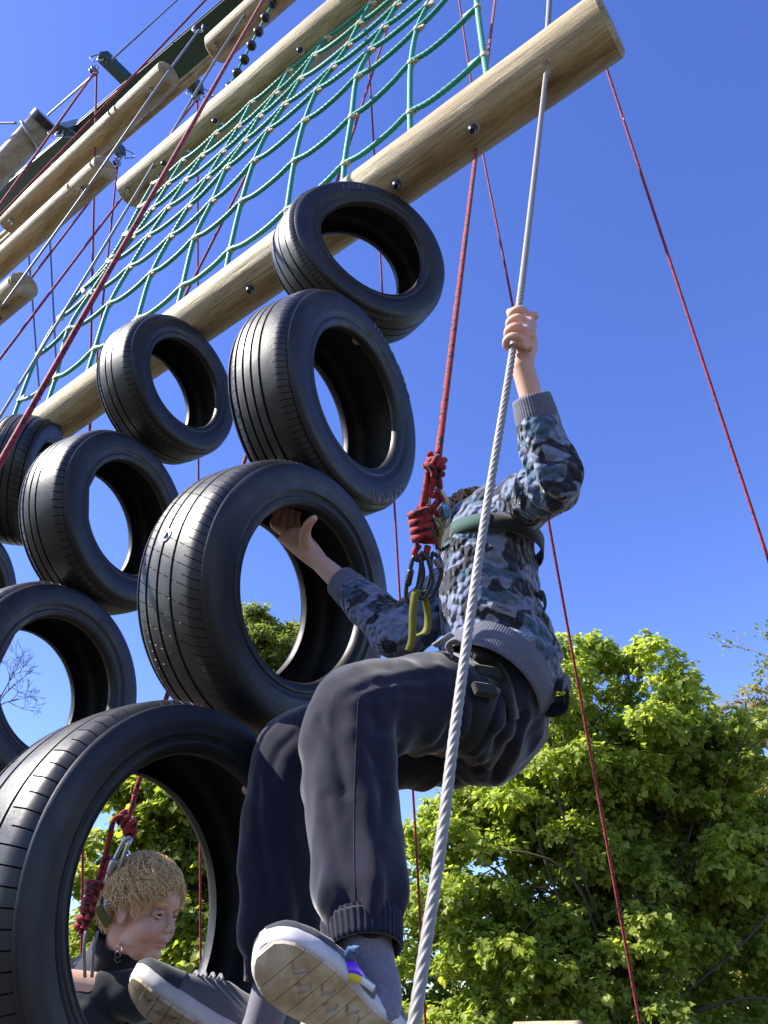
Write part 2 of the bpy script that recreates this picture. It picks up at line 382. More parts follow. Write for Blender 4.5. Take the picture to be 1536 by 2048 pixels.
def make_log(name, a, b, r, label, bolts=(), clamps=(), seed=0, group='logs of the climbing frame'):
    a = Vector(a); b = Vector(b); d = (b-a).normalized(); L = (b-a).length
    t = thing(name, label, 'log', a - Vector((0, 0, r)), group)
    X = d; Z = (Vector((0, 0, 1)) - d*d.z).normalized(); Y = Z.cross(X)
    M = Matrix((X, Y, Z)).transposed().to_4x4(); M.translation = a
    mb = MB(); n = 56; rings = []; m = max(20, int(L/.03)); ch = .012
    crack = [(R(-95+seed*40), .003), (R(-20+seed*25), .0022), (R(60), .002)]
    for i in range(-1, m+2):
        x = min(max(i, 0), m)/m*L; k = 1.0
        if i in (-1, m+1): k = 1 - ch/r*1.0
        elif i in (0, m): x += ch if i == 0 else -ch
        ring = []
        for j in range(n):
            an = 2*math.pi*j/n
            q = r*k*(1 + .012*noise.noise(Vector((x*1.3, math.cos(an)*1.2, math.sin(an)*1.2 + seed*7))) + .004*noise.noise(Vector((x*9, math.cos(an)*5, math.sin(an)*5 + seed))))
            for ca, cd in crack:
                w = ca + .22*noise.noise(Vector((x*1.1, ca, seed))) + .05*noise.noise(Vector((x*6, ca, seed)))
                dd = (an - w + math.pi) % (2*math.pi) - math.pi
                on = noise.noise(Vector((x*.8, ca*3, seed*2.0)))
                if abs(dd) < .07 and on > -.15: q -= cd*1.5*(1-abs(dd)/.07)
            ring.append(Vector((x, q*math.cos(an), q*math.sin(an))))
        rings.append(ring)
    bb = mb.quadgrid(rings)
    o = mb.build('log_body', WOOD, None, True, sharp=40); o.parent = t; o.matrix_basis = Matrix.Translation(-ROOT[t]) @ M; ROOT[o] = ROOT[t]
    for e, x0, fl in ((0, 0, True), (1, L, False)):
        em = MB(); rr = []
        for k in (1.0, .8, .6, .4, .2): rr.append([Vector((x0 + (1 if e else -1)*.0004*(1-k), p.y*k, p.z*k)) for p in (rings[0] if e == 0 else rings[-1])])
        b2 = em.quadgrid(rr); em.cap(range(b2+4*n, b2+5*n))
        eo = em.build('end_grain', WOODE, None, False); eo.parent = t; eo.matrix_basis = Matrix.Translation(-ROOT[t]) @ M; ROOT[eo] = ROOT[t]
    for s_, ang in bolts:
        ang = R(ang); nrm = Y*math.cos(ang) + Z*math.sin(ang); pos = a + d*s_ + nrm*(r*.985)
        mm = Matrix.Translation(pos) @ zrot(nrm, d); w = inst('washer', ME_WASH, mm, t); c = inst('cap_nut', ME_CAPN, mm, t)
    for s_, ang in clamps:
        ang = R(ang); nrm = Y*math.cos(ang) + Z*math.sin(ang); pos = a + d*s_ + nrm*(r*.985)
        inst('wire_clamp', ME_CLAMP, Matrix.Translation(pos) @ zrot(nrm, d) @ Matrix.Scale(1.35, 4), t)
    return t
def angle_for(a, b, s_):                        # angle about the log that faces the photographer
    a = Vector(a); b = Vector(b); d = (b-a).normalized(); Z = (Vector((0, 0, 1)) - d*d.z).normalized(); Y = Z.cross(d)
    v = Vector((0, 0, CZ)) - (a + d*s_); return math.degrees(math.atan2(v.dot(Z), v.dot(Y)))
def log_auto(name, s0, h0, s1, h1, r, label, bolts=(), clamps=(), seed=0, lift=22):
    a = W(s0, h0); b = W(s1, h1)
    return make_log(name, a, b, r, label, [(abs(x - s0), angle_for(a, b, abs(x - s0)) + l) for x, l in bolts], [(abs(x - s0), angle_for(a, b, abs(x - s0)) + l) for x, l in clamps], seed)
LR = .1
log_auto('wooden_log', .10, 2.5, 3.55, 2.5, LR, 'thick lowest log carrying the green net and the top tyres', [(.575, -8), (.88, -10), (1.59, -12), (1.93, -12), (2.89, -14)], [(.30, 2)], 0)
log_auto('wooden_log', 2.98, 4.40, -.2, 4.08, LR, 'log from whose underside the green net hangs, above the thickest log', [(x, -4) for x in (.9, 1.45, 2.1, 2.55)], [(2.88, -10)], 1)
log_auto('wooden_log', 2.40, 5.50, .1, 5.2, LR*.95, 'log above the net with a string of black beads dropping from it', [], [(2.31, -8)], 2)
log_auto('wooden_log', 2.97, 5.93, 5.26, 6.12, LR*.95, 'uppermost log right under the dark green steel beam', [], [(3.12, 0), (5.1, 0)], 3)
log_auto('wooden_log', 3.50, 5.23, 5.9, 5.38, LR*.95, 'log just below the uppermost one, pale sunlit top, hung on grey wires', [], [(3.72, 0)], 4)
log_auto('wooden_log', 4.18, 4.45, 6.6, 4.60, LR*1.02, 'log with round sawn end showing, lower of the wire-hung ladder logs', [], [(4.38, 6)], 5)
# slim rails behind the upper logs
rl = thing('slim_rail', 'pair of slim pale timber rails running behind the upper logs', 'rail', PW(190, 318, -.12))
for dv in (0, 13):
    m = MB(); tube(m, [PW(425, 112+dv, -.14), PW(-60, 525+dv, -.14)], .022, 12); m.build('rail', WOOD, rl)
# ================================================================== tyres
def tyre(c, R0, phi, el, label, grooves=(-.24, -.09, .06, .21), nsipe=84, style='rib', rot=0, oval=0, oval_a=0, twist=0, wf=.66, text=(), bolt=None, bead=.628):
    c = Vector(c) + Vector((0, 0, CZ)); Wd = R0*wf
    a = Vector((math.sin(phi)*math.cos(el), -math.cos(phi)*math.cos(el), math.sin(el)))
    b = Vector((0, 0, 1)).cross(a).normalized(); k = a.cross(b)
    t = thing('tyre', label, 'tyre', c - Vector((0, 0, R0)), 'car tyres of the climbing wall')
    M3 = Matrix((a, b, k)).transposed()
    gw = .016; gd = .024
    def crown(x): return 1 - .012*(x/.3)**2 - .05*max(0, (abs(x)-.3)/.12)**2
    xs = sorted(set([round(x, 4) for x in np.linspace(-.42, .42, 45)]))
    xs = [x for x in xs if all(abs(x-g_) > gw*1.15 for g_ in grooves)]
    tp = [(x, crown(x), 0) for x in xs]
    for g_ in grooves: tp += [(g_-gw, crown(g_), 0), (g_-gw*.75, crown(g_)-gd, 1), (g_, crown(g_)-gd*1.08, 1), (g_+gw*.75, crown(g_)-gd, 1), (g_+gw, crown(g_), 0)]
    tp.sort(key=lambda q: -q[0])
    edge = tp[0][1]
    side = [(.352, .628), (.40, .622), (.445, .634), (.462, .648), (.470, .668), (.478, .676), (.478, .694), (.470, .700), (.472, .706), (.484, .74), (.488, .742), (.492, .775), (.499, .81), (.500, .835), (.494, .87), (.4935, .874), (.486, .90), (.470, .925), (.462, .929), (.446, .944), (.43, .948), (.42, edge)]
    inner = [(-.352, .628), (-.36, .64), (-.42, .68), (-.455, .75), (-.462, .82), (-.44, .87), (-.39, .905), (-.30, .92), (-.15, .926), (0, .928), (.15, .926), (.30, .92), (.39, .905), (.44, .87), (.462, .82), (.455, .75), (.42, .68), (.36, .64), (.352, .628)]
    kb = (1-bead)/(1-.628); side = [(x, 1-(1-r)*kb if r < edge else r) for x, r in side]; inner = [(x, 1-(1-r)*kb) for x, r in inner]
    NS = nsipe*5
    frac = (0, .05, .10, .42, .72); shear = {'rib': .5, 'slant': 2.6, 'block': .9}[style]*2*math.pi/nsipe
    def put(x, r, i):
        an = 2*math.pi*(i//5 + frac[i % 5])/nsipe + shear*(x if style == 'slant' else abs(x))*2
        kk = 1 + oval*math.cos(2*(an-oval_a)); ax = x*Wd + twist*math.sin(an*1 + .6)*(.5 + .5*math.cos(an-1.2))
        return c + M3 @ Vector((ax, r*R0*kk*math.cos(an), r*R0*kk*math.sin(an)))
    def strip(prof, sip):
        mb = MB(); rings = []
        for i in range(NS):
            ring = []
            for q in prof:
                r = q[1]
                if sip and not q[2]:
                    x = q[0]
                    k_ = i//5; e_ = abs(x)
                    if style == 'rib': z = .27 + .03*(k_ % 2) < e_ < .405
                    elif style == 'slant': z = (e_ > .25 and e_ < .405) or (int((x+.5)*60 + k_*2) % 5 < 3 and k_ % 2 == 0)
                    else: z = e_ > (.2 if k_ % 2 else .27) and e_ < .405
                    if z and i % 5 == 1: r -= .017 if e_ > .2 else .011
                ring.append(put(q[0], r, i))
            rings.append(ring)
        rings.append(rings[0]); b0 = len(mb.v)
        n = len(prof)
        for r_ in rings[:-1]: mb.v.extend(tuple(p) for p in r_)
        for i in range(NS):
            i2 = (i+1) % NS
            for j in range(n-1): mb.f.append((i*n+j, i*n+j+1, i2*n+j+1, i2*n+j))
        return mb
    mb = strip(tp, True); mb.build('tread', RUBT, t, True, sharp=32)
    mb = strip(side, False); ns = mb.build('sidewall', RUB, t, True, sharp=50)
    mb = strip([(-x, r) for x, r in reversed(side)], False); mb.build('sidewall', RUB, t, True, sharp=50)
    mb = strip(inner, False); mb.build('inner_liner', RUBI, t, True)
    for txt, ang, rad, size in text:            # raised lettering on the near sidewall
        cu = bpy.data.curves.new('txt', 'FONT'); cu.body = txt; cu.size = size; cu.extrude = .0012; cu.align_x = 'CENTER'; cu.resolution_u = 3
        to = bpy.data.objects.new('txt', cu); C.objects.link(to); dg = bpy.context.evaluated_depsgraph_get(); dg.update()
        me = bpy.data.meshes.new_from_object(to.evaluated_get(dg)); bpy.data.objects.remove(to)
        lm = MB(); rr = rad*R0
        for v in me.vertices:
            an = ang - v.co.x/rr; r2 = rr + v.co.y
            fx = np.interp(r2/R0, [q_[1] for q_ in side[8:]], [q_[0] for q_ in side[8:]])*Wd
            kk = 1 + oval*math.cos(2*(an-oval_a)); ax = fx + v.co.z + .0006 + twist*math.sin(an + .6)*(.5 + .5*math.cos(an-1.2))
            lm.v.append(tuple(c + M3 @ Vector((ax, r2*kk*math.cos(an), r2*kk*math.sin(an)))))
        lm.f = [tuple(p.vertices) for p in me.polygons]; bpy.data.meshes.remove(me)
        lo = lm.build('lettering', LETR, ns, False)
    if bolt is not None:                        # bolt through the tread or the inner liner
        ax, an, rr, inward = bolt
        nrm = M3 @ Vector((0, math.cos(an), math.sin(an))); pos = c + M3 @ Vector((ax*Wd, rr*R0*math.cos(an), rr*R0*math.sin(an)))
        inst('bolt_washer', ME_WASH, Matrix.Translation(pos) @ zrot(-nrm if inward else nrm, a) @ Matrix.Scale(.62, 4), t)
        inst('bolt_head', ME_BOLT, Matrix.Translation(pos) @ zrot(-nrm if inward else nrm, a) @ Matrix.Scale(.7, 4), t)
    return t
q = MB(); lathe(q, [(.003, .011), (.010, .011), (.011, .009)], 6); ME_BOLT = mesh_of('bolt_head', q, STEEL, False)
D = math.pi/180
tyre((-.080, 1.599, 2.110), .285, 34*D, -4*D, 'top tyre hanging under the thick log, sagging out of round, nearest its sawn end', (-.2, 0, .18), 130, 'rib', oval=.045, oval_a=.6, twist=.045, wf=.62, text=[('AVON', 118*D, .80, .030)])
tyre((-.152, 1.592, 1.471), .319, 57.8*D, -6*D, 'tyre with straight ribbed tread and raised COMFORT lettering, second under the sawn log end', (-.27, -.15, -.03, .09), 120, 'rib', wf=.70, text=[('EFFICIENTGRIP', 62*D, .84, .036), ('COMFORT', -54*D, .855, .044)], bolt=(.1, 1.4, .922, True))
tyre((-.2565, 1.585, .866), .318, 54.5*D, -12*D, 'big tyre with slanted tread cuts and a bolt head, gripped by the climber', (-.22, -.06, .12), 100, 'slant', wf=.74, bolt=(-.06, 179*D, .999, False))
tyre((-.393, 1.449, .196), .339, 56*D, 0, 'lowest tyre, the curly haired child is seen through its hole', (-.27, -.1, .16), 82, 'block', wf=.70, bolt=(.30, 58*D, .74, True), bead=.70)
tyre((-.831, 2.166, 2.094), .291, 59.8*D, -2*D, 'top tyre of the second column, hanging from the middle of the thick log', (-.3, -.12, .03), 84, 'rib', oval=.02, oval_a=1.0, wf=.68)
tyre((-.937, 2.170, 1.475), .314, 66*D, -2*D, 'middle tyre of the second column, a red rope behind its hole', (-.28, -.15, -.02), 76, 'rib', wf=.66)
tyre((-1.002, 2.118, .853), .312, 61*D, 0, 'lower tyre of the second column, bare twigs and sky through its hole', (-.2, 0, .2), 60, 'rib', wf=.66)
tyre((-1.62, 2.75, 2.10), .295, 100*D, -3*D, 'tyre turned tread outwards under the far end of the thick log', (-.25, -.1, .05, .2), 64, 'block', wf=.66)
tyre((-1.735, 2.78, 1.49), .31, 88*D, 0, 'tyre below the one turned tread outwards at the far log end', (-.25, -.1, .05, .2), 64, 'rib', wf=.66)
# ================================================================== cargo net
net_px = {'E': [(968,113),(955,16),(946,-70),(938,-140)], 'a': [(820,227),(822,127),(834,60),(855,12),(880,-36),(905,-80),(928,-120),(948,-158)],
 'b': [(689,330),(703,236),(714,156),(740,102),(767,57),(793,12),(816,-30),(838,-68)], 'c': [(574,422),(589,324),(609,244),(634,182),(666,135),(696,92),(718,49),(742,8)],
 'd': [(460,502),(483,405),(508,324),(537,262),(570,211),(601,160),(628,113),(654,76)], 'e': [(365,574),(389,478),(424,404),(453,338),(490,283),(520,234),(552,188),(578,143)],
 'f': [(275,640),(303,548),(342,474),(378,414),(415,357),(446,305),(477,256),(503,207)], 'g': [(189,700),(219,609),(260,535),(298,473),(337,416),(372,362),(405,313),(432,269)],
 'h': [(111,757),(137,659),(182,586),(225,525),(268,473),(306,418),(337,369),(366,322)], 'i': [(39,802),(76,710),(119,636),(168,578),(217,523),(249,472),(279,416),(306,369)]}
cols = 'Eabcdefghi'
nodes = {k: [PW(*p) for p in v] for k, v in net_px.items()}
while len(nodes['E']) < 8: nodes['E'].append(nodes['E'][-1] + Vector((.03, -.02, .16)))
netT = thing('cargo_net', 'green rope climbing net with cream clips strung between two logs', 'net', W(1.8, 2.6))
clipm = MB(); lathe(clipm, [(-.013, .0135), (-.011, .0155), (.011, .0155), (.013, .0135)], 12)
clipm.box((.017, 0, 0), .010, .009, .011); tube(clipm, [(.016, 0, .014), (.030, 0, .004), (.036, 0, -.012)], .008, 8); ME_CLIP = mesh_of('net_clip', clipm, CLIP, True, 40)
q = MB(); lathe(q, [(-.012, .013), (-.011, .015), (.011, .015), (.012, .013)], 12); q.box((.03, 0, 0), .03, .010, .010); ME_ECLIP = mesh_of('edge_clip', q, CLIP, True, 40)
q = MB(); lathe(q, [(0, .014), (.05, .014), (.055, .009)], 12); ME_FERR = mesh_of('ferrule', q, STEEL, True, 40)
NR = .0105
for ci, k in enumerate(cols):
    v = nodes[k]; a = v[0] + (v[0]-v[1])*.35
    sb = (v[0]-WF).dot(WL); a = W(sb, 2.5+LR*.8); last = v[-1]; st = (last - WF).dot(WL)
    hl2 = 4.08 + (st + .2)/3.18*.32 - LR*.7; t_ = W(st - .06, max(hl2, last.z - CZ + .08))
    m = MB(); tube(m, cat_rom([a] + v + [t_], 10), NR, 9, .0075, 3, .32, .034); m.build('vertical_rope', NETG, netT)
    d = (t_ - last).normalized(); inst('ferrule', ME_FERR, Matrix.Translation(t_ - d*.05) @ zrot(d), netT)
for j in range(8):
    pts = []
    for ci, k in enumerate(cols):
        p = nodes[k][j] + WN*.004; pts.append(p)
        if ci < 9:
            q2 = nodes[cols[ci+1]][j]; sag = .07*(p - q2).length*(1.25 if j < 3 else .8)
            for f in (.25, .5, .75): pts.append(p.lerp(q2, f) - Vector((0, 0, sag*4*f*(1-f))))
    m = MB(); tube(m, cat_rom(pts, 5), NR, 9, .0075, 3, .32, .034); m.build('cross_rope', NETG, netT)
    for ci, k in enumerate(cols):
        v = nodes[k]; up = (v[min(j+1, 7)] - v[max(j-1, 0)]).normalized(); e = k in 'Ei'
        nx = -WL if not e or k == 'i' else WL
        nx = nodes[cols[min(ci+1, 9)]][j] - nodes[cols[max(ci-1, 0)]][j]
        if k != 'E': nx = -nx
        inst('edge_clip' if e else 'rope_clip', ME_ECLIP if e else ME_CLIP, Matrix.Translation(v[j]) @ zrot(up, nx), netT)
# string of beads
bt = thing('bead_string', 'string of black beads on a thin green rope above the net', 'bead rope', PW(455, 178))
m = MB(); tube(m, [PW(449, 192), PW(580, -62)], .007, 8, .01, 3, .25, .03); m.build('rope', NETG, bt)
q = MB(); lathe(q, [(-.026, .008), (-.022, .02), (-.01, .029), (.01, .029), (.022, .02), (.026, .008)], 16); ME_BEAD = mesh_of('bead', q, BEAD)
for i in range(9):
    f = i/8; p = PW(461 + (573-461)*f, 175 + (-48-175)*f); inst('bead', ME_BEAD, Matrix.Translation(p) @ zrot(PW(580, -62) - PW(449, 192)), bt)
# ================================================================== steel beam, pulleys, pole
A0 = PW(560, -62, -.35); A1 = PW(-120, 498, -.35); bd = (A1-A0).normalized()
bT = thing('steel_beam', 'dark green steel beam across the top of the climbing frame', 'beam', A0 - Vector((0, 0, .12)))
side_ = Vector((0, 0, 1)).cross(bd).normalized(); upb = bd.cross(side_).normalized()
if upb.z < 0: upb = -upb
MBm = Matrix((bd, side_, upb)).transposed()
m = MB(); L = (A1-A0).length; m.box((A0+A1)/2, L/2, .105, .006, MBm); m.box((A0+A1)/2 - upb*.19, L/2, .135, .008, MBm); m.box((A0+A1)/2 - upb*.095, L/2, .006, .089, MBm)
m.build('beam_section', GREEN_P, bT, False)
def bracket(px0, px1, off0, off1, w):
    a = PW(*px0, off0); b = PW(*px1, off1); d = (b-a); m = MB(); z = zrot(d, (0, 0, 1)).to_3x3()
    m.box((a+b)/2, w, w, d.length/2, z); m.build('bracket', GREEN_P, bT, False)
    m = MB(); tube(m, cat_rom([a + Vector((-.06, 0, -.12)), a + Vector((-.12, 0, -.02)), a + Vector((.02, .02, .09)), a + Vector((.14, .05, .0)), a + Vector((.06, 0, -.12))], 8), .007, 6); m.build('wire_loop', DSTEEL, bT)
    m = MB(); tube(m, cat_rom([a + Vector((-.02, 0, .02)), a + Vector((-.03, 0, -.08)), a + Vector((.03, 0, -.08)), a + Vector((.02, 0, .02))], 6), .011, 8); m.build('shackle', STEEL, bT)
    return a
bracket((205, 112), (262, 168), .0, -.32, .055); bracket((398, 182), (352, 128), -.75, -.38, .055); bracket((122, 262), (160, 250), -.05, -.34, .05); bracket((243, 305), (200, 262), -.75, -.38, .05)
for u_, v_ in ((398, 56), (113, 322)):
    p = PW(u_, v_, -.2); m = MB(); tube(m, cat_rom([p + Vector((-.04, 0, .05)), p + Vector((-.04, 0, -.05)), p + Vector((.03, 0, -.05)), p + Vector((.03, 0, .05))], 5), .012, 8); m.build('eye_bolt', STEEL, bT)
def pulley(px, off, label):
    p = PW(*px, off); t = thing('pulley', label, 'pulley', p - Vector((0, 0, .08)), 'rope pulleys')
    for s_ in (-1, 1):
        m = MB(); lathe(m, [(0, .045), (.004, .045)], 16); M = zrot(WL)
        m.v = [tuple(p + WL*(.018*s_) + M.to_3x3() @ Vector(v)) for v in m.v]; m.build('cheek_plate', STEEL, t, True, sharp=30)
    m = MB(); lathe(m, [(-.012, .034), (-.006, .028), (.006, .028), (.012, .034)], 16); M = zrot(WL); m.v = [tuple(p + M.to_3x3() @ Vector(v)) for v in m.v]; m.build('wheel', DARKM, t, True, sharp=30)
    m = MB(); tube(m, cat_rom([p + Vector((-.02, 0, .03)), p + Vector((-.02, 0, .10)), p + Vector((.02, 0, .10)), p + Vector((.02, 0, .03))], 6), .008, 8); m.build('hanger', STEEL, t)
pulley((188, 142), 0, 'steel rope pulley under the bracket nearest the grey pole'); pulley((393, 196), -.75, 'steel rope pulley under the bracket beside the log end with beads'); pulley((234, 326), -.75, 'steel rope pulley under the bracket beside the pale sunlit log')
# pole behind, leaning outwards
pt = P(92, 238, 8.2); pb = P(-330, 705, 8.6); d = (pb-pt).normalized(); k = (pt.z+.0)/(-d.z); pb = pt + d*k
pT = thing('timber_pole', 'tall weathered grey timber pole with steel cap behind the beam', 'pole', pb)
m = MB(); tube(m, [pb, pt], .17, 24, .4, rr=[.18, .13]); m.build('shaft', GREY_WOOD, pT)
m = MB(); tube(m, [pt - d*.01, pt + d*.07], .142, 24); m.build('steel_cap', DARKM, pT, True, sharp=40)
for e in (.25, 1.2):
    m = MB(); c0 = pt + d*e; f = zrot(d).to_3x3(); tube(m, [c0 + f @ Vector((0.15*math.cos(x), 0.15*math.sin(x), .05*math.sin(x))) for x in np.linspace(0, 2*math.pi, 24)], .012, 6); m.build('wire_band', STEEL, pT)
# ================================================================== ropes and wires
def rope(name, pts, r, mat, label, cat='rope', group=None, step=.02, n=8, lobes=0, amp=0, pitch=.05, sub=10):
    m = MB(); tube(m, cat_rom(pts, sub) if len(pts) > 2 else pts, r, n, step, lobes, amp, pitch)
    return top(name, m, mat, label, cat, group)
wg = 'suspension wires of the climbing frame'
rope('suspension_wire', [PW(398, 60, -.2), PW(318, 170, .06), PW(178, 372, .06), PW(5, 612, .08)], .008, DSTEEL, 'grey wire from the green beam through the wire-hung ladder logs', 'wire', wg)
rope('suspension_wire', [PW(640, -190, 0), PW(450, 90, .06), PW(277, 380, .06), PW(-10, 850, .06)], .008, DSTEEL, 'grey wire beside the net edge from log to log', 'wire', wg)
rope('suspension_wire', [PW(1100, -120, 0), PW(1099, 0, .02), PW(1092, 100, .03)], .009, DSTEEL, 'grey wire above the sawn end of the thick log', 'wire', wg)
rope('guy_wire', [P(225, 118, 6.6), P(420, -60, 9)], .009, DSTEEL, 'dark guy wire running up from the bracket with the wire loop', 'wire')
rope('guy_wire', [P(188, 150, 6.4), pt + Vector((.1, -.12, -.15))], .010, DSTEEL, 'guy wire between the bracket pulley and the grey pole top', 'wire')
rope('guy_wire', [P(-60, 246, 8.4), pt + d*.3 + Vector((-.05, -.18, 0))], .012, DSTEEL, 'guy wire leaving the grey pole away from the beam', 'wire')
for p0, p1, l in (((57, 500), (80, 800), 'thin dark steel line hanging behind the round-ended log'), ((98, 440), (113, 740), 'thin dark steel line hanging behind the net edge')):
    rope('steel_line', [P(*p0, 8), P(*p1, 7.5)], .009, BLUEL, l, 'wire')
rg = 'red belay ropes'
ro = [
 ('thick red rope crossing in front of the net', [P(600, -130, 4.2), P(-60, 1032, 1.62)], .0075, PINK),
 ('red rope slanting down past tyre holes of the second column', [P(650, 40, 6.5), P(-20, 1360, 3.4)], .0085, RED),
 ('red rope of the curly haired child passing behind the net', [P(800, -20, 5.5), P(268, 1592, 2.06)], .0075, RED),
 ('red rope from the pulley nearest the pole down past the uppermost log', [P(188, 146, 6.3), P(-20, 438, 5.0)], .0085, PINK),
 ('red rope hanging straight from the pulley nearest the pole', [P(193, 146, 6.3), P(176, 1000, 5.5), P(165, 1750, 4.9)], .0085, RED),
 ('red rope hanging from the pulley beside the pale sunlit log', [P(235, 332, 7), P(180, 860, 6), P(162, 1180, 5.5)], .0085, RED),
 ('red rope slanting behind the round-ended log from the pulley beside the pale log', [P(234, 332, 7), P(-20, 664, 5.5)], .0085, PINK),
 ('red rope hanging straight from the pulley beside the bead log', [P(395, 200, 6.8), P(397, 960, 6.2), P(402, 2060, 5)], .0085, RED),
 ('red rope slanting from the pulley beside the bead log', [P(392, 200, 6.8), P(-20, 744, 5)], .0085, PINK),
 ('red rope running along the green beam', [P(430, -20, 6.3), P(-20, 452, 5.6)], .0085, PINK),
 ('red rope seen through the top tyre and under the climber', [P(720, -180, 7), P(757, 450, 6.2), P(800, 1200, 5.2), P(830, 1650, 4.8), P(852, 2070, 4.5)], .0080, RED),
 ('red rope passing behind the sawn log and in front of the big tree', [P(915, -20, 6), P(961, 280, 5.3), P(1025, 610, 4.7), P(1095, 1030, 4.1), P(1284, 2070, 3.6)], .0075, RED),
 ('red rope alone in the open sky beside the sawn log end', [P(1150, -60, 4.6), P(1205, 112, 4.3), P(1560, 1190, 3.4)], .0075, PINK)]
def to_ground(pts, z=.03):                     # carry the free end on down to the belayers' ground
    d_ = pts[-1] - pts[-2]
    if d_.z < -.05 and 'haired' not in l: return pts + [pts[-1] + d_*((pts[-1].z - z)/-d_.z)]
    return pts
for l, pts, r, mt in ro:
    pts = to_ground(pts); rope('belay_rope', pts, r, mt, l, 'rope', rg)
# wire rope held by the climber
cable = [P(1092, 148, 2.24), P(1066, 380, 1.83), P(1031, 665, 1.47), P(968, 1050, 1.18), P(915, 1420, .97), P(880, 1700, .86), P(822, 2090, .74)]
cable.append(cable[-1] + (cable[-1]-cable[-2])*((cable[-1].z-.02)/(cable[-2].z-cable[-1].z)))
CAB = cat_rom(cable, 24)
m = MB(); tube(m, CAB, .0064, 30, .003, 6, .30, .085); top('steel_cable', m, CABLE, 'twisted silver wire rope held by the climber, running down from the sawn log', 'cable')
# ================================================================== people
def head_bodies(mb, M, s=1.0, neck=None):
    """M maps head space (x face forward, y left, z up) to the world"""
    R3 = M.to_3x3()
    def el(c, r, rot=None):
        A = R3 @ (rot if rot is not None else Matrix.Identity(3)); mb.ellipsoid(M @ (Vector(c)*s), [q*s for q in r], A, 28, 18)
    el((-.012, 0, .036), (.092, .073, .086)); el((.026, 0, -.032), (.060, .055, .072)); el((.058, 0, -.083), (.024, .024, .020)); el((.0, 0, -.055), (.055, .05, .04))
    for y in (-1, 1):
        el((.047, y*.033, -.030), (.034, .030, .035)); el((.018, y*.036, -.05), (.032, .017, .03))
        el((-.008, y*.073, -.004), (.019, .008, .030), Matrix.Rotation(R(-14), 3, 'Y') @ Matrix.Rotation(R(y*18), 3, 'Z'))
        el((.0925, y*.0095, -.028), (.009, .007, .0065)); el((.066, y*.030, .026), (.014, .024, .010))
    el((.060, 0, .04), (.03, .055, .04))
    loft(mb, [M @ (Vector(q)*s) for q in ((.078, 0, .018), (.090, 0, -.004), (.098, 0, -.022))], [(.006*s), (.0075*s), (.010*s)], 14, 4)
    el((.080, 0, -.052), (.013, .020, .006)); el((.079, 0, -.0625), (.012, .017, .007))
def finish_head(mb, M, s):
    Mi = M.inverted(); out = []
    for p in mb.v:
        q = (Mi @ Vector(p)) / s
        for y in (-1, 1):
            d2 = ((q.x-.078)/.022)**2 + ((q.y-y*.031)/.017)**2 + ((q.z-.006)/.0105)**2
            if d2 < 6: q = q + Vector((-1, 0, 0))*.011*math.exp(-d2)
            d3 = ((q.x+.002)/.011)**2 + ((q.y-y*.081)/.007)**2 + ((q.z-.001)/.016)**2
            if d3 < 6: q = q + Vector((0, -y, 0))*.007*math.exp(-d3)
        d4 = ((q.x-.093)/.02)**2 + (q.y/.02)**2 + ((q.z+.0572)/.0022)**2
        if d4 < 6: q = q - Vector((1, 0, 0))*.005*math.exp(-d4)
        out.append(tuple(M @ (q*s)))
    mb.v = out
def add_blush(o, fn):
    me = o.data; at = me.attributes.new('blush', 'FLOAT', 'POINT'); off = ROOT[o]
    at.data.foreach_set('value', [fn(Vector(v.co) + off) for v in me.vertices])
def face_parts(pers, body, M, s, hairmat):
    R3 = M.to_3x3()
    t = NT('eye_%s' % hairmat.name); c = t.n('ShaderNodeAttribute'); c.attribute_name = 'iris'
    EYE = t.done(t.ramp(c.outputs['Fac'], [(0, (.42, .39, .37)), (.22, (.42, .39, .37)), (.30, (.07, .04, .025)), (.66, (.05, .03, .015)), (.72, (.004, .004, .004))]), .12)
    for y in (-1, 1):
        m = MB(); cc = M @ (Vector((.0645, y*.031, .0045))*s); m.ellipsoid(cc, (.0112*s,)*3, R3, 24, 16); e = m.build('eye', EYE, pers)
        gaze = (R3 @ Vector((1, -.12, -.02))).normalized(); at = e.data.attributes.new('iris', 'FLOAT', 'POINT'); off = ROOT[e]
        vals = []
        for v in e.data.vertices:
            dd = (Vector(v.co) + off - cc).normalized().dot(gaze); vals.append(min(1, max(0, (dd - .74)/.26)))
        at.data.foreach_set('value', vals)
        for nm, pts, r, mt in (('upper_eyelid', [(.071, y*.0185, .004), (.0785, y*.025, .0098), (.0785, y*.034, .0098), (.068, y*.0445, .005)], .0042, SKIN), ('lower_eyelid', [(.071, y*.0185, .002), (.0775, y*.027, -.0028), (.0765, y*.036, -.0022), (.067, y*.0445, .003)], .0032, SKIN), ('eyebrow', [(.082, y*.014, .022), (.083, y*.026, .027), (.075, y*.042, .026), (.066, y*.05, .022)], .0032, hairmat)):
            m = MB(); tube(m, cat_rom([M @ (Vector(q)*s) for q in pts], 6), r*s, 8, rr=[r*s*.6, r*s, r*s, r*s*.5]); m.build(nm, mt, body)
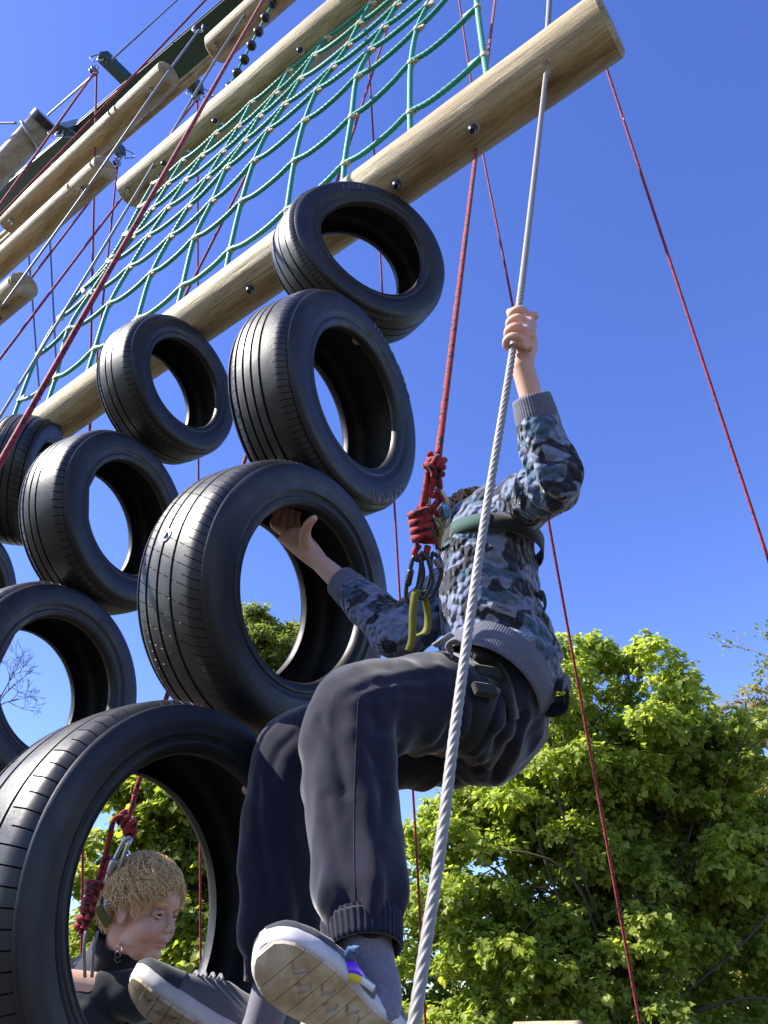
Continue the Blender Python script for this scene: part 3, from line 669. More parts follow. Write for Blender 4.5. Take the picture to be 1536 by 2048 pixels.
def hair(pers, M, s, mat, n, curl, seed, length=.045, hairline=.055, fat=1.0):
    rg = random.Random(seed); R3 = M.to_3x3()
    cap = MB(); cap.ellipsoid(M @ (Vector((-.016, 0, .043))*s), [q*s for q in (.0935, .0765, .086)], R3, 30, 20)
    Mi = M.inverted(); keep = []
    def hl(q): return (q.x < .062 + .25*max(0, q.z-.075) and q.z > (hairline*.9 if q.x > .03 else .034 if q.x > -.048 else -.035)) or q.z > .10
    for f in cap.f:
        c = sum((Vector(cap.v[i]) for i in f), Vector())/len(f); q = (Mi @ c)/s
        if hl(q): keep.append(f)
    cap.f = keep; cap.uv = []; h = cap.build('hair', mat, pers)
    m = MB()
    for _ in range(n):
        for _t in range(40):
            z = rg.uniform(-.55, 1); a = rg.uniform(0, 2*math.pi); rr = math.sqrt(1-z*z); dq = Vector((rr*math.cos(a), rr*math.sin(a), z))
            q = Vector((-.016 + .0925*dq.x, .0755*dq.y, .043 + .085*dq.z))
            if hl(q): break
        else: continue
        nrm = Vector((dq.x/.092, dq.y/.075, dq.z/.085)).normalized()
        side = Vector((rg.uniform(-1, 1), rg.uniform(-1, 1), rg.uniform(-1, .3))); tan = (side - nrm*side.dot(nrm)); tan = tan.normalized()
        fwd = Vector((.9 if q.x > 0 else -.3, 0, -.5)); fwd = fwd - nrm*fwd.dot(nrm); tan = (tan*.8 + fwd).normalized(); bn = nrm.cross(tan)
        L = length*rg.uniform(.6, 1.35); pts = []; ph = rg.uniform(0, 6.3); cr = curl*rg.uniform(.6, 1.3); tw = rg.uniform(1.0, 2.0)
        for i in range(9):
            f = i/8; p = q + nrm*(.002 + .014*math.sin(f*2.2)) + tan*L*f*.75 - Vector((0, 0, 1))*L*.35*f*f
            an = ph + f*tw*6.28; p = p + (nrm*math.cos(an) + bn*math.sin(an))*cr*min(1, f*3)
            pts.append(M @ (p*s))
        tube(m, pts, .002, 4, rr=[.0034*s*fat, .0038*s*fat, .0030*s*fat, .0006*s], caps=False)
    m.build('hair_locks', mat, h)
def arc_finger(mb, c, ax, r, a0, a1, rad, start=None, n=9, e1=None):
    """finger wrapped round axis ax at c"""
    ax = Vector(ax).normalized(); e1 = Vector(e1); e1 = (e1 - ax*e1.dot(ax)).normalized(); e2 = ax.cross(e1); pts = []
    if start is not None: pts.append(Vector(start))
    for i in range(n):
        a = a0 + (a1-a0)*i/(n-1); pts.append(c + (e1*math.cos(a) + e2*math.sin(a))*r)
    loft(mb, pts, [rad*1.08, rad*1.0, rad*1.06, rad*.95, rad*.9, rad*.78], 12, 3)
def band(mb, pts, width, thick, ups):
    """flat strap along pts; ups = width direction per point"""
    rings = []
    for i, p in enumerate(pts):
        a = pts[max(i-1, 0)]; b = pts[min(i+1, len(pts)-1)]; t = (b-a).normalized(); u = ups[i] if isinstance(ups, list) else Vector(ups); u = (u - t*u.dot(t)).normalized(); n = t.cross(u)
        rings.append([p + u*width/2 + n*thick/2, p - u*width/2 + n*thick/2, p - u*width/2 - n*thick/2, p + u*width/2 - n*thick/2])
    b = mb.quadgrid(rings); mb.cap(range(b, b+4), True); mb.cap(range(b+(len(rings)-1)*4, b+len(rings)*4))
def make_shoe(parent, toe, heel, solen, s, mats, side=1, knobs=True):
    """shoe in local space: x heel->toe 0..1, z up; placed between heel and toe"""
    toe = Vector(toe); heel = Vector(heel); d = toe-heel; L = d.length; X = d.normalized(); Z = -(Vector(solen) - X*Vector(solen).dot(X)).normalized(); Y = Z.cross(X)
    Mx = Matrix((X, Y, Z)).transposed()
    def T(x, y, z): return heel + Mx @ Vector((x*L, y, z))
    def outline(x):      # half width of the sole
        xs = [0, .03, .10, .25, .42, .58, .72, .84, .93, .975, 1.0]; ws = [.008, .022, .031, .033, .031, .037, .0425, .041, .032, .020, .004]
        return np.interp(x, xs, ws)*L/.235
    xs = 1 - (1-np.cos(np.linspace(0, math.pi, 34)))/2; xs = xs[::-1]
    def spring(x): return .020*max(0, (x-.72)/.28)**2 + .006*max(0, (.12-x)/.12)
    def skew(x): return side*.006*math.sin(x*math.pi*1.1)
    sole = MB(); rings = []
    for x in xs:
        w = outline(x); z0 = spring(x); hh = .026 if x < .4 else .026 - .006*(x-.4); ring = []
        for (fy, fz) in ((-.90, 0), (-1.0, .2), (-1.04, .55), (-1.0, .85), (-.93, 1), (-.4, .99), (.4, .99), (.93, 1), (1.0, .85), (1.04, .55), (1.0, .2), (.90, 0)):
            ring.append(T(x, fy*w + skew(x), z0 + fz*hh))
        rings.append(ring)
    b = sole.quadgrid(rings); n = 12; sole.cap(range(b, b+n), True); sole.cap(range(b+(len(rings)-1)*n, b+len(rings)*n))
    so_ = sole.build('midsole', MIDS, parent, True, sharp=60)
    # outsole pads with gaps between them
    ed = [.02, .10, .19, .28, .40, .52, .61, .70, .79, .88, .985]
    for i, (a, b_) in enumerate(zip(ed, ed[1:])):
        halves = ((-1, 1),) if i in (0, len(ed)-2) else ((-1, -.08), (.08, 1)) if i % 2 else ((-1, .30), (.42, 1))
        for y0, y1 in halves:
            pm = MB(); rr = []; gap = .004
            for x in np.linspace(a+gap, b_-gap*.2, 6):
                w = outline(x)*.90; z0 = spring(x); zig = .008*math.sin(x*70+y0*3); ring = [T(x, y0*w+skew(x)+zig*(abs(y0) < .5), z0+.001), T(x, y1*w+skew(x)+zig*(abs(y1) < .5), z0+.001), T(x, (y1*.97)*w+skew(x)+zig*(abs(y1) < .5), z0-.0045), T(x, (y0*.97)*w+skew(x)+zig*(abs(y0) < .5), z0-.0045)]; rr.append(ring)
            b0 = pm.quadgrid(rr); pm.cap(range(b0, b0+4), True); pm.cap(range(b0+20, b0+24)); pm.build('tread_pad', SOLE, so_, False)
    up = MB(); rings = []
    for x in xs:
        w = outline(x)*.97; z0 = spring(x)+.020
        hgt = np.interp(x, [0, .04, .15, .32, .42, .55, .7, .85, .95, 1], [.030, .052, .060, .058, .062, .052, .038, .028, .018, .004])*L/.235
        ring = []
        for k in range(18):
            a = math.pi*k/17; ring.append(T(x, math.cos(a)*w*(1-.20*math.sin(a)**3*(1 if x < .6 else .3)) + skew(x), z0 + hgt*math.sin(a)**.75))
        rings.append(ring)
    up.quadgrid(rings, False); uo = up.build('upper', mats[0], parent, True)
    toe_c = MB(); rings = []
    for x in [q for q in xs if q > .70]:
        w = outline(x)*.985; z0 = spring(x)+.020; hgt = np.interp(x, [.7, .85, .95, 1], [.038, .028, .018, .004])*L/.235 + .0015; rings.append([T(x, math.cos(math.pi*k/17)*(w+.001) + skew(x), z0 + hgt*math.sin(math.pi*k/17)**.75) for k in range(18)])
    toe_c.quadgrid(rings, False); toe_c.build('toe_cap', mats[1], uo)
    for i in range(4):
        x = .50 + .05*i; m = MB(); w = outline(x)*.55; z0 = spring(x)+.020+np.interp(x, [.42, .55, .7], [.062, .052, .038])*L/.235
        tube(m, cat_rom([T(x+.02, -w, z0-.008), T(x, -w*.4, z0+.003), T(x, w*.4, z0+.003), T(x-.02, w, z0-.008)], 5), .0028, 6); m.build('lace', GREYW, uo)
    return T, uo
# ---------------------------------------------------------------- climber
b1 = thing('person', 'climber in camouflage jacket and navy joggers hanging on the wire rope', 'person', P(900, 2060, 1.2))
hM = Matrix.Translation(P(946, 1086, 1.80)); fwd = Vector((-.72, .62, -.30)).normalized(); lf = Vector((0, 0, 1)).cross(fwd).normalized(); upv = fwd.cross(lf)
hM = hM @ Matrix((fwd, lf, upv)).transposed().to_4x4()
LSH, LEL, LWR = P(1014, 1040, 1.60), P(1106, 955, 1.42), P(1044, 728, 1.455)
RSH, REL, RWR = P(925, 1165, 1.72), P(800, 1270, 1.63), P(636, 1122, 1.795)
KNL, ANL = P(697, 1440, 1.28), P(757, 1990, 1.0)
KNR, ANR = P(585, 1510, 1.45), P(520, 2060, 1.245)
body = MB()
head_bodies(body, hM, .95)
loft(body, [P(985, 1070, 1.66), hM @ Vector((-.03, 0, -.08)), hM @ Vector((-.02, 0, -.03))], [.05, .047, .045], 20)
loft(body, [P(980, 1420, 1.53), P(985, 1300, 1.56), P(978, 1200, 1.58), P(980, 1110, 1.62), P(988, 1060, 1.66)], [(.07, .08), (.07, .08), (.075, .09), (.08, .10), (.06, .09)], 24, up=(1, 0, 0))
loft(body, [LSH, LSH.lerp(LEL, .5), LEL + Vector((-.004, .004, .0)), LEL.lerp(LWR, .4), LWR], [.034, .028, .021, .022, (.020, .022)], 16)
loft(body, [RSH, REL, RWR + (REL-RWR)*.35, RWR], [.036, .032, .027, (.021, .024)], 16)
loft(body, [P(975, 1450, 1.47), KNL + Vector((.02, .01, -.02)), P(715, 1700, 1.13), ANL], [.06, .042, .036, .028], 18)
loft(body, [P(940, 1460, 1.58), KNR + Vector((.03, .01, -.02)), P(566, 1720, 1.35), P(556, 1900, 1.27), ANR + Vector((.02, .03, 0))], [.06, .04, .034, .022, .012], 18)
# left hand round the wire rope
cA = P(1037, 632, 1.517); cB = P(1026, 692, 1.432); cax = (cA-cB).normalized(); cam_dir = (Vector((0, 0, CZ)) - P(1035, 660, 1.48)).normalized(); rt = Vector((1, 0, 0)); rt = (rt - cax*rt.dot(cax)).normalized(); frn = rt.cross(cax); 
if frn.dot(cam_dir) < 0: frn = -frn
cmid = (cA+cB)/2
loft(body, [LWR, LWR.lerp(cmid + rt*.022 - frn*.010, .55), cmid + rt*.020 - frn*.006, cA + rt*.017 - frn*.002], [(.020, .021), (.022, .025), (.021, .021), (.012, .013)], 18, up=frn)
body.ellipsoid(cA.lerp(cB, .30) + rt*.026 + frn*.001, (.011, .014, .022), None, 14, 10)
for i in range(4):
    c = cA.lerp(cB, .02 + i*.30); rad = (.0088, .0092, .0090, .0080)[i]
    st = c + rt*.032 + frn*.001 + cax*(.008 - .006*i)
    arc_finger(body, c, cax, .0150, .1, -3.7, rad, st, 10, rt*.95 + frn*.30)
loft(body, [LWR.lerp(cmid, .6) + rt*.012 - frn*.018, cA + rt*.012 - frn*.02, cA + cax*.012 - rt*.006 - frn*.013, cA + cax*.010 - rt*.018 + frn*.002], [.013, .011, .0105, .009], 12)
# right hand hooked behind the bead of the big tyre
kn = [P(547, 1050, 1.865), P(563, 1058, 1.86), P(581, 1064, 1.855), P(597, 1068, 1.85)]
loft(body, [RWR, P(612, 1098, 1.815), P(578, 1066, 1.85)], [(.020, .024), (.017, .031), (.011, .034)], 18, up=(-.2, -.9, .35))
for i, k_ in enumerate(kn):
    loft(body, [k_ + (RWR-k_)*.25, k_, P(552+i*14, 1030+i*3, 1.885), P(556+i*14, 1012+i*4, 1.895)], [.009, .0092, .0085, .0068], 12, 4)
loft(body, [P(622, 1104, 1.805), P(611, 1080, 1.80), P(611, 1062, 1.79), P(618, 1047, 1.778), P(629, 1036, 1.77)], [.017, .016, .013, .0112, .0085], 14, 5)
body = fuse(body, .0032, 3); finish_head(body, hM, .95)
bo = body.build('body', SKIN, b1)
knk = [cA.lerp(cB, .02+i*.30) + rt*.02 for i in range(4)]
add_blush(bo, lambda p: min(.45, sum(math.exp(-((p-q).length/.014)**2) for q in knk)*.35 + .3*math.exp(-((p-P(612, 1085, 1.81)).length/.03)**2)))
face_parts(b1, bo, hM, .95, HAIRR); hair(b1, hM, .95, HAIRR, 420, .003, 3, .05, .05)
# jacket
def wr(p, f, seed): return noise.noise(p*f + Vector((seed, seed*2, 0)))
jk = MB()
HC = Vector((.197, 1.40, .565 + CZ)); HN = Vector((.505, .21, .837)).normalized()
loft(jk, [HC + HN*.045, HC + HN*.08, P(983, 1230, 1.56), P(978, 1170, 1.58), P(978, 1105, 1.60), P(985, 1060, 1.63), P(980, 1042, 1.68)], [(.116, .134), (.112, .128), (.103, .120), (.100, .122), (.096, .128), (.078, .11), (.05, .06)], 36, up=(1, 0, 0), round_caps=False)
fo = (LWR-LEL)
loft(jk, [P(985, 1075, 1.63), LSH, LSH.lerp(LEL, .6), LEL + Vector((.004, 0, -.008)), LEL.lerp(LWR, .25), LEL.lerp(LWR, .48)], [.075, .067, .054, .047, .044, .041], 26)
loft(jk, [P(975, 1120, 1.66), RSH, RSH.lerp(REL, .6), REL, REL.lerp(RWR, .3), REL.lerp(RWR, .52)], [.075, .066, .058, .053, .048, .044], 26)
loft(jk, [P(985, 1062, 1.67), hM @ Vector((-.045, 0, -.075))], [(.075, .07), (.06, .06)], 24)
loft(jk, [P(960, 1060, 1.70), P(940, 1042, 1.76), P(955, 1020, 1.80)], [.045, .05, .04], 20)
jk = fuse(jk, .0055, 5)
EJ = LEL; 
def jd(p, n):
    a = .0055*abs(wr(p, 16, 1.3)) + .004*wr(p, 34, 4) 
    de = (p-LEL).length; a += .008*math.exp(-(de/.075)**2)*math.sin((p-LEL).dot((LSH-LEL).normalized())*150 + 2.5*wr(p, 12, 2))
    ds = (p-LSH).length; a += .006*math.exp(-(ds/.09)**2)*math.sin((p-LSH).dot(Vector((.7, -.5, .5)))*130 + 3*wr(p, 10, 7))
    hz = p.z - CZ; a += .006*math.exp(-((hz-.62)/.07)**2)*math.sin(hz*120 + p.x*35 + 3*wr(p, 9, 5))
    return a
displace(jk, jd); jo = jk.build('jacket', CAMO, b1)
def knit_ring(name, pts, rads, mat, parent, ribs=60, n=120, amp=.0012, up=None):
    P_ = cat_rom(pts, 5); A = lerp_list([q[0] for q in rads], len(P_)); B = lerp_list([q[1] for q in rads], len(P_)); fr = frames(P_, up); m = MB(); rings = []
    for i, p in enumerate(P_):
        t, u, w = fr[i]; rings.append([p + u*((A[i]+amp*math.sin(2*math.pi*ribs*j/n*1.0 + 0))*math.cos(2*math.pi*j/n)) + w*((B[i]+amp*math.sin(2*math.pi*ribs*j/n))*math.sin(2*math.pi*j/n)) for j in range(n)])
    t, u, w = fr[-1]; e = P_[-1] - t*.012
    rings.append([P_[-1] + u*(A[-1]-.003)*math.cos(2*math.pi*j/n) + w*(B[-1]-.003)*math.sin(2*math.pi*j/n) for j in range(n)])
    rings.append([e + u*(A[-1]-.005)*math.cos(2*math.pi*j/n) + w*(B[-1]-.005)*math.sin(2*math.pi*j/n) for j in range(n)])
    m.quadgrid(rings); return m.build(name, mat, parent)
knit_ring('cuff', [LEL.lerp(LWR, .44), LEL.lerp(LWR, .54), LEL.lerp(LWR, .69)], [(.040, .040), (.040, .040), (.0365, .0365)], GREYRIB, jo, 46, 184, .0006)
knit_ring('cuff', [REL.lerp(RWR, .48), REL.lerp(RWR, .58), REL.lerp(RWR, .71)], [(.041, .041), (.041, .041), (.037, .037)], GREYRIB, jo, 46, 184, .0006)
knit_ring('hem_band', [HC + HN*.052, HC + HN*.026, HC - HN*.004], [(.115, .133), (.116, .134), (.108, .125)], GREYRIB, jo, 140, 560, .0006, up=(1, 0, 0))
# hem label
lc, ln = hit(jk, 1008, 1219, .004); e0 = hit(jk, 984, 1209)[0]; e1_ = hit(jk, 1034, 1228)[0]
lx = (e1_ - e0).normalized(); lz = -(P(1008, 1219, 1) - Vector((0, 0, CZ))).normalized(); lz = (lz*.5 + ln).normalized(); lz = (lz - lx*lz.dot(lx)).normalized(); ly = lz.cross(lx)
Ml = Matrix((lx, ly, lz)).transposed()
m = MB(); m.box(lc, .024, .0095, .0012, Ml); lab = m.build('hem_label', m_plain('label_grey', (.13, .125, .13), .6), jo, False)
rg_ = random.Random(4)
for row, n_ in ((.0025, 15), (-.002, 9)):       # worn, no longer legible print
    m = MB(); tube(m, [lc + lx*(.0024*(q_ - n_/2)) + ly*(row + rg_.uniform(-.0024, .0024)) + lz*.0016 for q_ in range(n_)], .0006, 5); m.build('worn_print', BLK, lab)
def flat_text(txt, size, c, X, Y, Z, mat, parent, name='lettering', bold=0):
    cu = bpy.data.curves.new('txt', 'FONT'); cu.body = txt; cu.size = size; cu.extrude = .0003; cu.align_x = 'CENTER'; cu.align_y = 'CENTER'; cu.resolution_u = 2; cu.offset = bold
    to = bpy.data.objects.new('txt', cu); C.objects.link(to); dg = bpy.context.evaluated_depsgraph_get(); dg.update(); me = bpy.data.meshes.new_from_object(to.evaluated_get(dg)); bpy.data.objects.remove(to)
    m = MB(); m.v = [tuple(c + X*v.co.x + Y*v.co.y + Z*v.co.z) for v in me.vertices]; m.f = [tuple(p.vertices) for p in me.polygons]; bpy.data.meshes.remove(me)
    return m.build(name, mat, parent, False)
# trousers
tr = MB()
loft(tr, [HC + HN*.02, P(1000, 1400, 1.53), P(990, 1440, 1.52), P(962, 1492, 1.515)], [(.098, .112), (.100, .117), (.108, .125), (.088, .105)], 30, up=(1, 0, 0))
loft(tr, [P(985, 1440, 1.475), P(905, 1412, 1.42), P(800, 1410, 1.355), KNL + Vector((.012, 0, .003)), P(699, 1500, 1.235), P(704, 1600, 1.18), P(712, 1700, 1.125), P(719, 1790, 1.075), P(723, 1842, 1.05)], [(.092), (.092), (.086), (.078), (.073), (.069), (.066), (.062), (.050)], 32)
loft(tr, [P(950, 1470, 1.57), P(840, 1478, 1.54), P(700, 1482, 1.50), KNR + Vector((.01, 0, 0)), P(572, 1600, 1.40), P(562, 1700, 1.35), P(560, 1800, 1.305), P(560, 1880, 1.275)], [.092, .09, .084, .075, .073, .071, .069, .064], 30)
tr = fuse(tr, .0058, 7)
CRE = []
def add_creases(mb, segs):
    for w_, dp_, pts in segs:
        q = [hit(mb, u, v, 0)[0] for u, v in pts]
        for a, b in zip(q, q[1:]): CRE.append((a, b, w_, dp_))
add_creases(tr, [(.010, .009, [(700, 1395), (740, 1372), (800, 1362), (880, 1350)]), (.008, .007, [(735, 1400), (800, 1385), (860, 1392)]), (.009, .008, [(640, 1440), (672, 1500), (690, 1580)]), (.012, .011, [(790, 1500), (755, 1455), (742, 1420)]), (.010, .009, [(790, 1530), (750, 1520), (725, 1480)]), (.010, .008, [(650, 1600), (668, 1700), (690, 1790)]), (.012, .010, [(770, 1580), (752, 1680), (770, 1790)]),
 (.014, .014, [(545, 1560), (560, 1660), (590, 1760), (600, 1850)]), (.010, .009, [(515, 1560), (520, 1680), (545, 1800)]), (.009, .008, [(590, 1470), (560, 1500), (545, 1540)]), (.010, .009, [(985, 1385), (968, 1440), (940, 1500)]), (.010, .009, [(1015, 1410), (995, 1470), (960, 1530)]), (.010, .009, [(1040, 1430), (1020, 1490), (990, 1550)]), (.012, .010, [(910, 1420), (890, 1470), (850, 1500)]), (.008, .007, [(660, 1832), (668, 1785)]), (.008, .007, [(690, 1836), (694, 1780)]), (.008, .007, [(724, 1836), (722, 1785)]), (.008, .007, [(757, 1834), (750, 1780)]), (.008, .007, [(785, 1828), (776, 1785)])])
def crease(p):
    best = 9; a = 0
    for q0, q1, w_, dp_ in CRE:
        if abs(p.z - q0.z) > .16 and abs(p.z - q1.z) > .16: continue
        ab = q1 - q0; t_ = max(0, min(1, (p-q0).dot(ab)/max(ab.length_squared, 1e-9))); d = (p - (q0 + ab*t_)).length/w_
        if d < 4 and d < best:
            best = d; hs_ = 1 if p.x > .12 else .30; a = dp_*hs_*(-.8*math.exp(-(d/.75)**2) + .55*math.exp(-((d-1.7)/1.0)**2))
    return a
def td(p, n):
    return td0(p, n) + crease(p)
def td0(p, n):
    a = .007*wr(p, 8, 3) + .004*wr(p, 20, 8) + .006*(.5-abs(wr(Vector((p.x*1.6, p.y*1.6, p.z*.55)), 14, 15)))
    kk = p - KNL; a += .007*math.exp(-(kk.length/.13)**2)*math.sin(kk.length*105 + 3*wr(p, 7, 11))*max(0, -.2 + 1.2*wr(p, 5, 12) + .4)
    dk = (p-KNL); hz = p.z - KNL.z
    if hz < .03: a += .009*math.sin((p.x*1.0 + p.y*.4)*95 + hz*14 + 2.2*wr(p, 5, 6))*min(1, max(0, .03-hz)*9)*(.5+.5*wr(p, 6, 9))
    d2 = (p-P(800, 1490, 1.36)); a -= .008*math.exp(-(d2.length/.05)**2)*math.sin(d2.dot(Vector((.8, .1, -.6)))*140)
    c = (p-P(722, 1830, 1.05)); a += .006*math.exp(-(c.z/.028)**2)*math.sin(math.atan2(c.y, c.x)*5 + 2)*(1 if c.length < .12 else 0)
    d3 = p - P(960, 1440, 1.42); a += .006*math.exp(-(d3.length/.12)**2)*math.sin(d3.dot(Vector((.75, 0, .6)))*95 + 2*wr(p, 8, 3))
    return a
displace(tr, td); to_ = tr.build('trousers', NAVY, b1)
knit_ring('ankle_cuff', [P(722, 1828, 1.055), P(724, 1850, 1.045), P(727, 1902, 1.018)], [(.054, .054), (.056, .056), (.052, .052)], NAVYR, to_, 40, 160)
knit_ring('ankle_cuff', [P(560, 1870, 1.28), P(560, 1900, 1.265), P(556, 1962, 1.24)], [(.058, .058), (.058, .058), (.053, .053)], NAVYR, to_, 40, 160)
# outseam
if hasattr(tr, 'bvh'): del tr.bvh
m = MB(); tube(m, [hit(tr, 716 - 8*math.sin((v_-1400)/440*2.6), v_, .0001)[0] for v_ in range(1405, 1830, 5)], .0008, 6); m.build('side_seam', DARKCOL, to_)
# socks and shoes
for an, top_, sd in ((ANL, P(728, 1885, 1.03), 1), (ANR, P(556, 1950, 1.245), -1)):
    m = MB(); loft(m, [top_, top_.lerp(an, .5), an, an + (an-top_)*.35 + Vector((-.01, -.01, 0))], [.036, .033, .031, .030], 24)
    so2 = m.build('sock', SOCK, b1)
TL, uL = make_shoe(b1, P(528, 1915, .905), P(806, 2135, .985), Vector((.16, -.62, -.76)), 1, (UPG, UPPER), 1)
TR, uR = make_shoe(b1, P(246, 1978, 1.24), P(535, 2140, 1.24), Vector((-.30, -.42, -.82)), 1, (UPG, UPPER), -1)
# near shoe: pull tab, lace lock, side panel with print
m = MB(); band(m, cat_rom([P(706, 1935, .955), P(699, 1915, .948), P(703, 1900, .948), P(714, 1893, .955)], 5), .012, .002, (1, .1, .2)); m.build('pull_tab', BLUEW, uL)
m = MB(); loft(m, [P(676, 1946, .955), P(700, 1938, .945), P(722, 1956, .955)], [(.007, .006), (.010, .008), (.007, .006)], 12); m.build('lace_lock', PURP, uL)
m = MB(); loft(m, [P(688, 1968, .95), P(712, 1962, .952), P(744, 1985, .965)], [(.012, .006)]*3, 14); m.build('tongue', UPG, uL)
px_, py_ = (P(750, 1982, .955) - P(700, 1960, .945)).normalized(), None
m = MB(); band(m, cat_rom([P(696, 1955, .938), P(722, 1960, .936), P(748, 1978, .944)], 5), .008, .0015, (0, -.3, 1)); m.build('tongue_label', WHT, uL)
m = MB(); band(m, cat_rom([P(696, 1954, .936), P(708, 1955, .9345), P(722, 1961, .934)], 5), .0085, .0015, (0, -.3, 1)); m.build('yellow_stripe', YELP, uL)
def sidep(x, f): return TL(x, .034*f, .05)
# harness
hs1 = []
def torso_ring(c, X, Yv, a, b, n=48): return [c + X*(a*math.cos(2*math.pi*i/n)) + Yv*(b*math.sin(2*math.pi*i/n)) for i in range(n+1)]
tx = Vector((1, 0, 0)); tz = (P(978, 1105, 1.60) - P(983, 1240, 1.56)).normalized(); tz = (tz + Vector((.12, 0.16, 0))).normalized(); tx = (tx - tz*tx.dot(tz)).normalized(); ty = tz.cross(tx)
har = MB(); band(har, torso_ring(P(984, 1098, 1.60), tx, ty, .104, .137), .034, .003, tz); ho = har.build('chest_strap', WEB, b1)
m = MB(); rr = torso_ring(P(984, 1098, 1.60), tx, ty, .1065, .1395, 96); band(m, rr[56:70], .030, .0022, tz); m.build('teal_lining', TEAL, ho)
trd = tr
if hasattr(trd, 'bvh'): del trd.bvh
def strap_on(name, px, width, mat, parent, up, lift=.004, thick=.003):
    m = MB(); pts = cat_rom([hit(trd, u, v, lift)[0] for u, v in px], 5); band(m, pts, width, thick, Vector(up)); return m.build(name, mat, parent)
wo = strap_on('waist_strap', [(878, 1300), (915, 1290), (955, 1300), (995, 1338), (1018, 1390), (1030, 1440)], .026, WEB, b1, HN, .003)
strap_on('leg_loop', [(985, 1370), (968, 1420), (948, 1465), (915, 1500)], .034, WEB, b1, (.6, .2, -.6), .002)
for k_, (u_, v_) in enumerate(((972, 1312), (975, 1345), (970, 1380))):
    p0 = hit(trd, u_, v_, .014)[0]; X = (P(1005, v_+8, 1.40) - P(930, v_-4, 1.37)).normalized(); Y = Vector((0, .35, .94)); Z = X.cross(Y).normalized(); M3 = Matrix((X, Z.cross(X), Z)).transposed()
    m = MB(); m.box(p0, .029 - .003*k_, .0125, .006, M3); bk = m.build('buckle_strap', WEB, wo, False)
    md = bk.modifiers.new('b', 'BEVEL'); md.width = .003; md.segments = 2
m = MB(); pts = [P(905, 1310, 1.385), P(900, 1290, 1.375), P(915, 1283, 1.37), P(930, 1296, 1.365), P(928, 1318, 1.365)]; band(m, cat_rom(pts, 6), .026, .003, (.3, .9, .1)); m.build('webbing_loop', GREYW, wo)
m = MB(); band(m, [P(868, 1292, 1.39), P(905, 1268, 1.385)], .022, .004, (.3, .9, .2)); m.build('webbing_tail', GREYW, wo)
m = MB(); pts = [P(1062, 1402, 1.50), P(1100, 1362, 1.46), P(1134, 1372, 1.45), P(1128, 1408, 1.45), P(1095, 1412, 1.47), P(1060, 1404, 1.50)]; band(m, cat_rom(pts, 6), .055, .004, (.25, .45, .85)); m.build('gear_loop', DARKCOL, b1)
m = MB(); pts = [P(1078, 1195, 1.52), P(1086, 1190, 1.50), P(1089, 1212, 1.50), P(1080, 1232, 1.52)]; band(m, cat_rom(pts, 5), .02, .003, (0, 1, 0)); m.build('strap_end', TEAL, b1)
m = MB(); pts = [P(900, 1090, 1.46), P(880, 1100, 1.46), P(868, 1075, 1.46), P(872, 1050, 1.46)]; band(m, cat_rom(pts, 6), .014, .003, (.2, .9, .3)); m.build('tie_in_strap', DARKCOL, b1)
# ---------------------------------------------------------------- rope, knots and carabiners of the climber
def coil(mb, c, ax, r, turns, pitch, rr, e=None, squash=1.0, n=10):
    ax = Vector(ax).normalized(); e1 = Vector(e) if e is not None else ax.orthogonal(); e1 = (e1-ax*e1.dot(ax)).normalized(); e2 = ax.cross(e1); N = int(turns*18)
    pts = [c + ax*(pitch*(i/18 - turns/2)) + (e1*math.cos(2*math.pi*i/18)*squash + e2*math.sin(2*math.pi*i/18))*r for i in range(N+1)]
    tube(mb, pts, rr, n)
K = thing('climbing_rope', 'red climbing rope with two big knots running up from the climber', 'rope', P(845, 1100, 1.46))
rr_ = .0066
m = MB(); tube(m, [P(876, 915, 1.455), P(990, 0, 3.9), P(1000, -80, 4.3)], .0072, 10, .02); m.build('rope_strand', RED, K)
m = MB(); kc = P(871, 934, 1.455); dk = (P(876, 905, 1.46) - P(866, 968, 1.45)).normalized()
coil(m, kc + dk*.006, dk, .0125, 2.6, .0135, rr_, (1, 0, 0), 1.15); coil(m, kc - Vector((.004, 0, .004)), Vector((.8, .2, .55)), .0115, 2.2, .012, rr_, (0, 0, 1)); coil(m, kc + Vector((.003, -.008, .002)), Vector((.7, .1, -.6)), .010, 1.5, .012, rr_)
tube(m, cat_rom([kc, P(866, 965, 1.45), P(860, 985, 1.45), P(872, 990, 1.448), P(879, 972, 1.45), kc], 8), rr_, 10); m.build('upper_knot', RED, K)
m = MB(); tube(m, cat_rom([P(857, 940, 1.455), P(852, 975, 1.452), P(846, 1008, 1.45), P(843, 1040, 1.45)], 6), rr_, 10); tube(m, cat_rom([P(886, 994, 1.45), P(872, 1008, 1.45), P(860, 1030, 1.455)], 6), rr_, 10); m.build('rope_loop', RED, K)
m = MB(); k2 = P(842, 1050, 1.45); d2 = (P(836, 1012, 1.45) - P(848, 1090, 1.448)).normalized()
coil(m, k2, d2, .0175, 4.3, .0148, rr_*1.12, (1, 0, 0), 1.0, 12); tube(m, cat_rom([P(850, 1010, 1.455), P(853, 1040, 1.46), P(853, 1088, 1.455)], 6), rr_*1.2, 10); coil(m, P(866, 1028, 1.465), Vector((.3, .1, .9)), .008, 1.6, .013, rr_)
m.build('lower_knot', RED, K)
m = MB(); tube(m, cat_rom([P(838, 1090, 1.45), P(829, 1105, 1.445), P(836, 1118, 1.445), P(850, 1112, 1.445), P(856, 1092, 1.45)], 8), rr_, 10); m.build('rope_eye', RED, K)
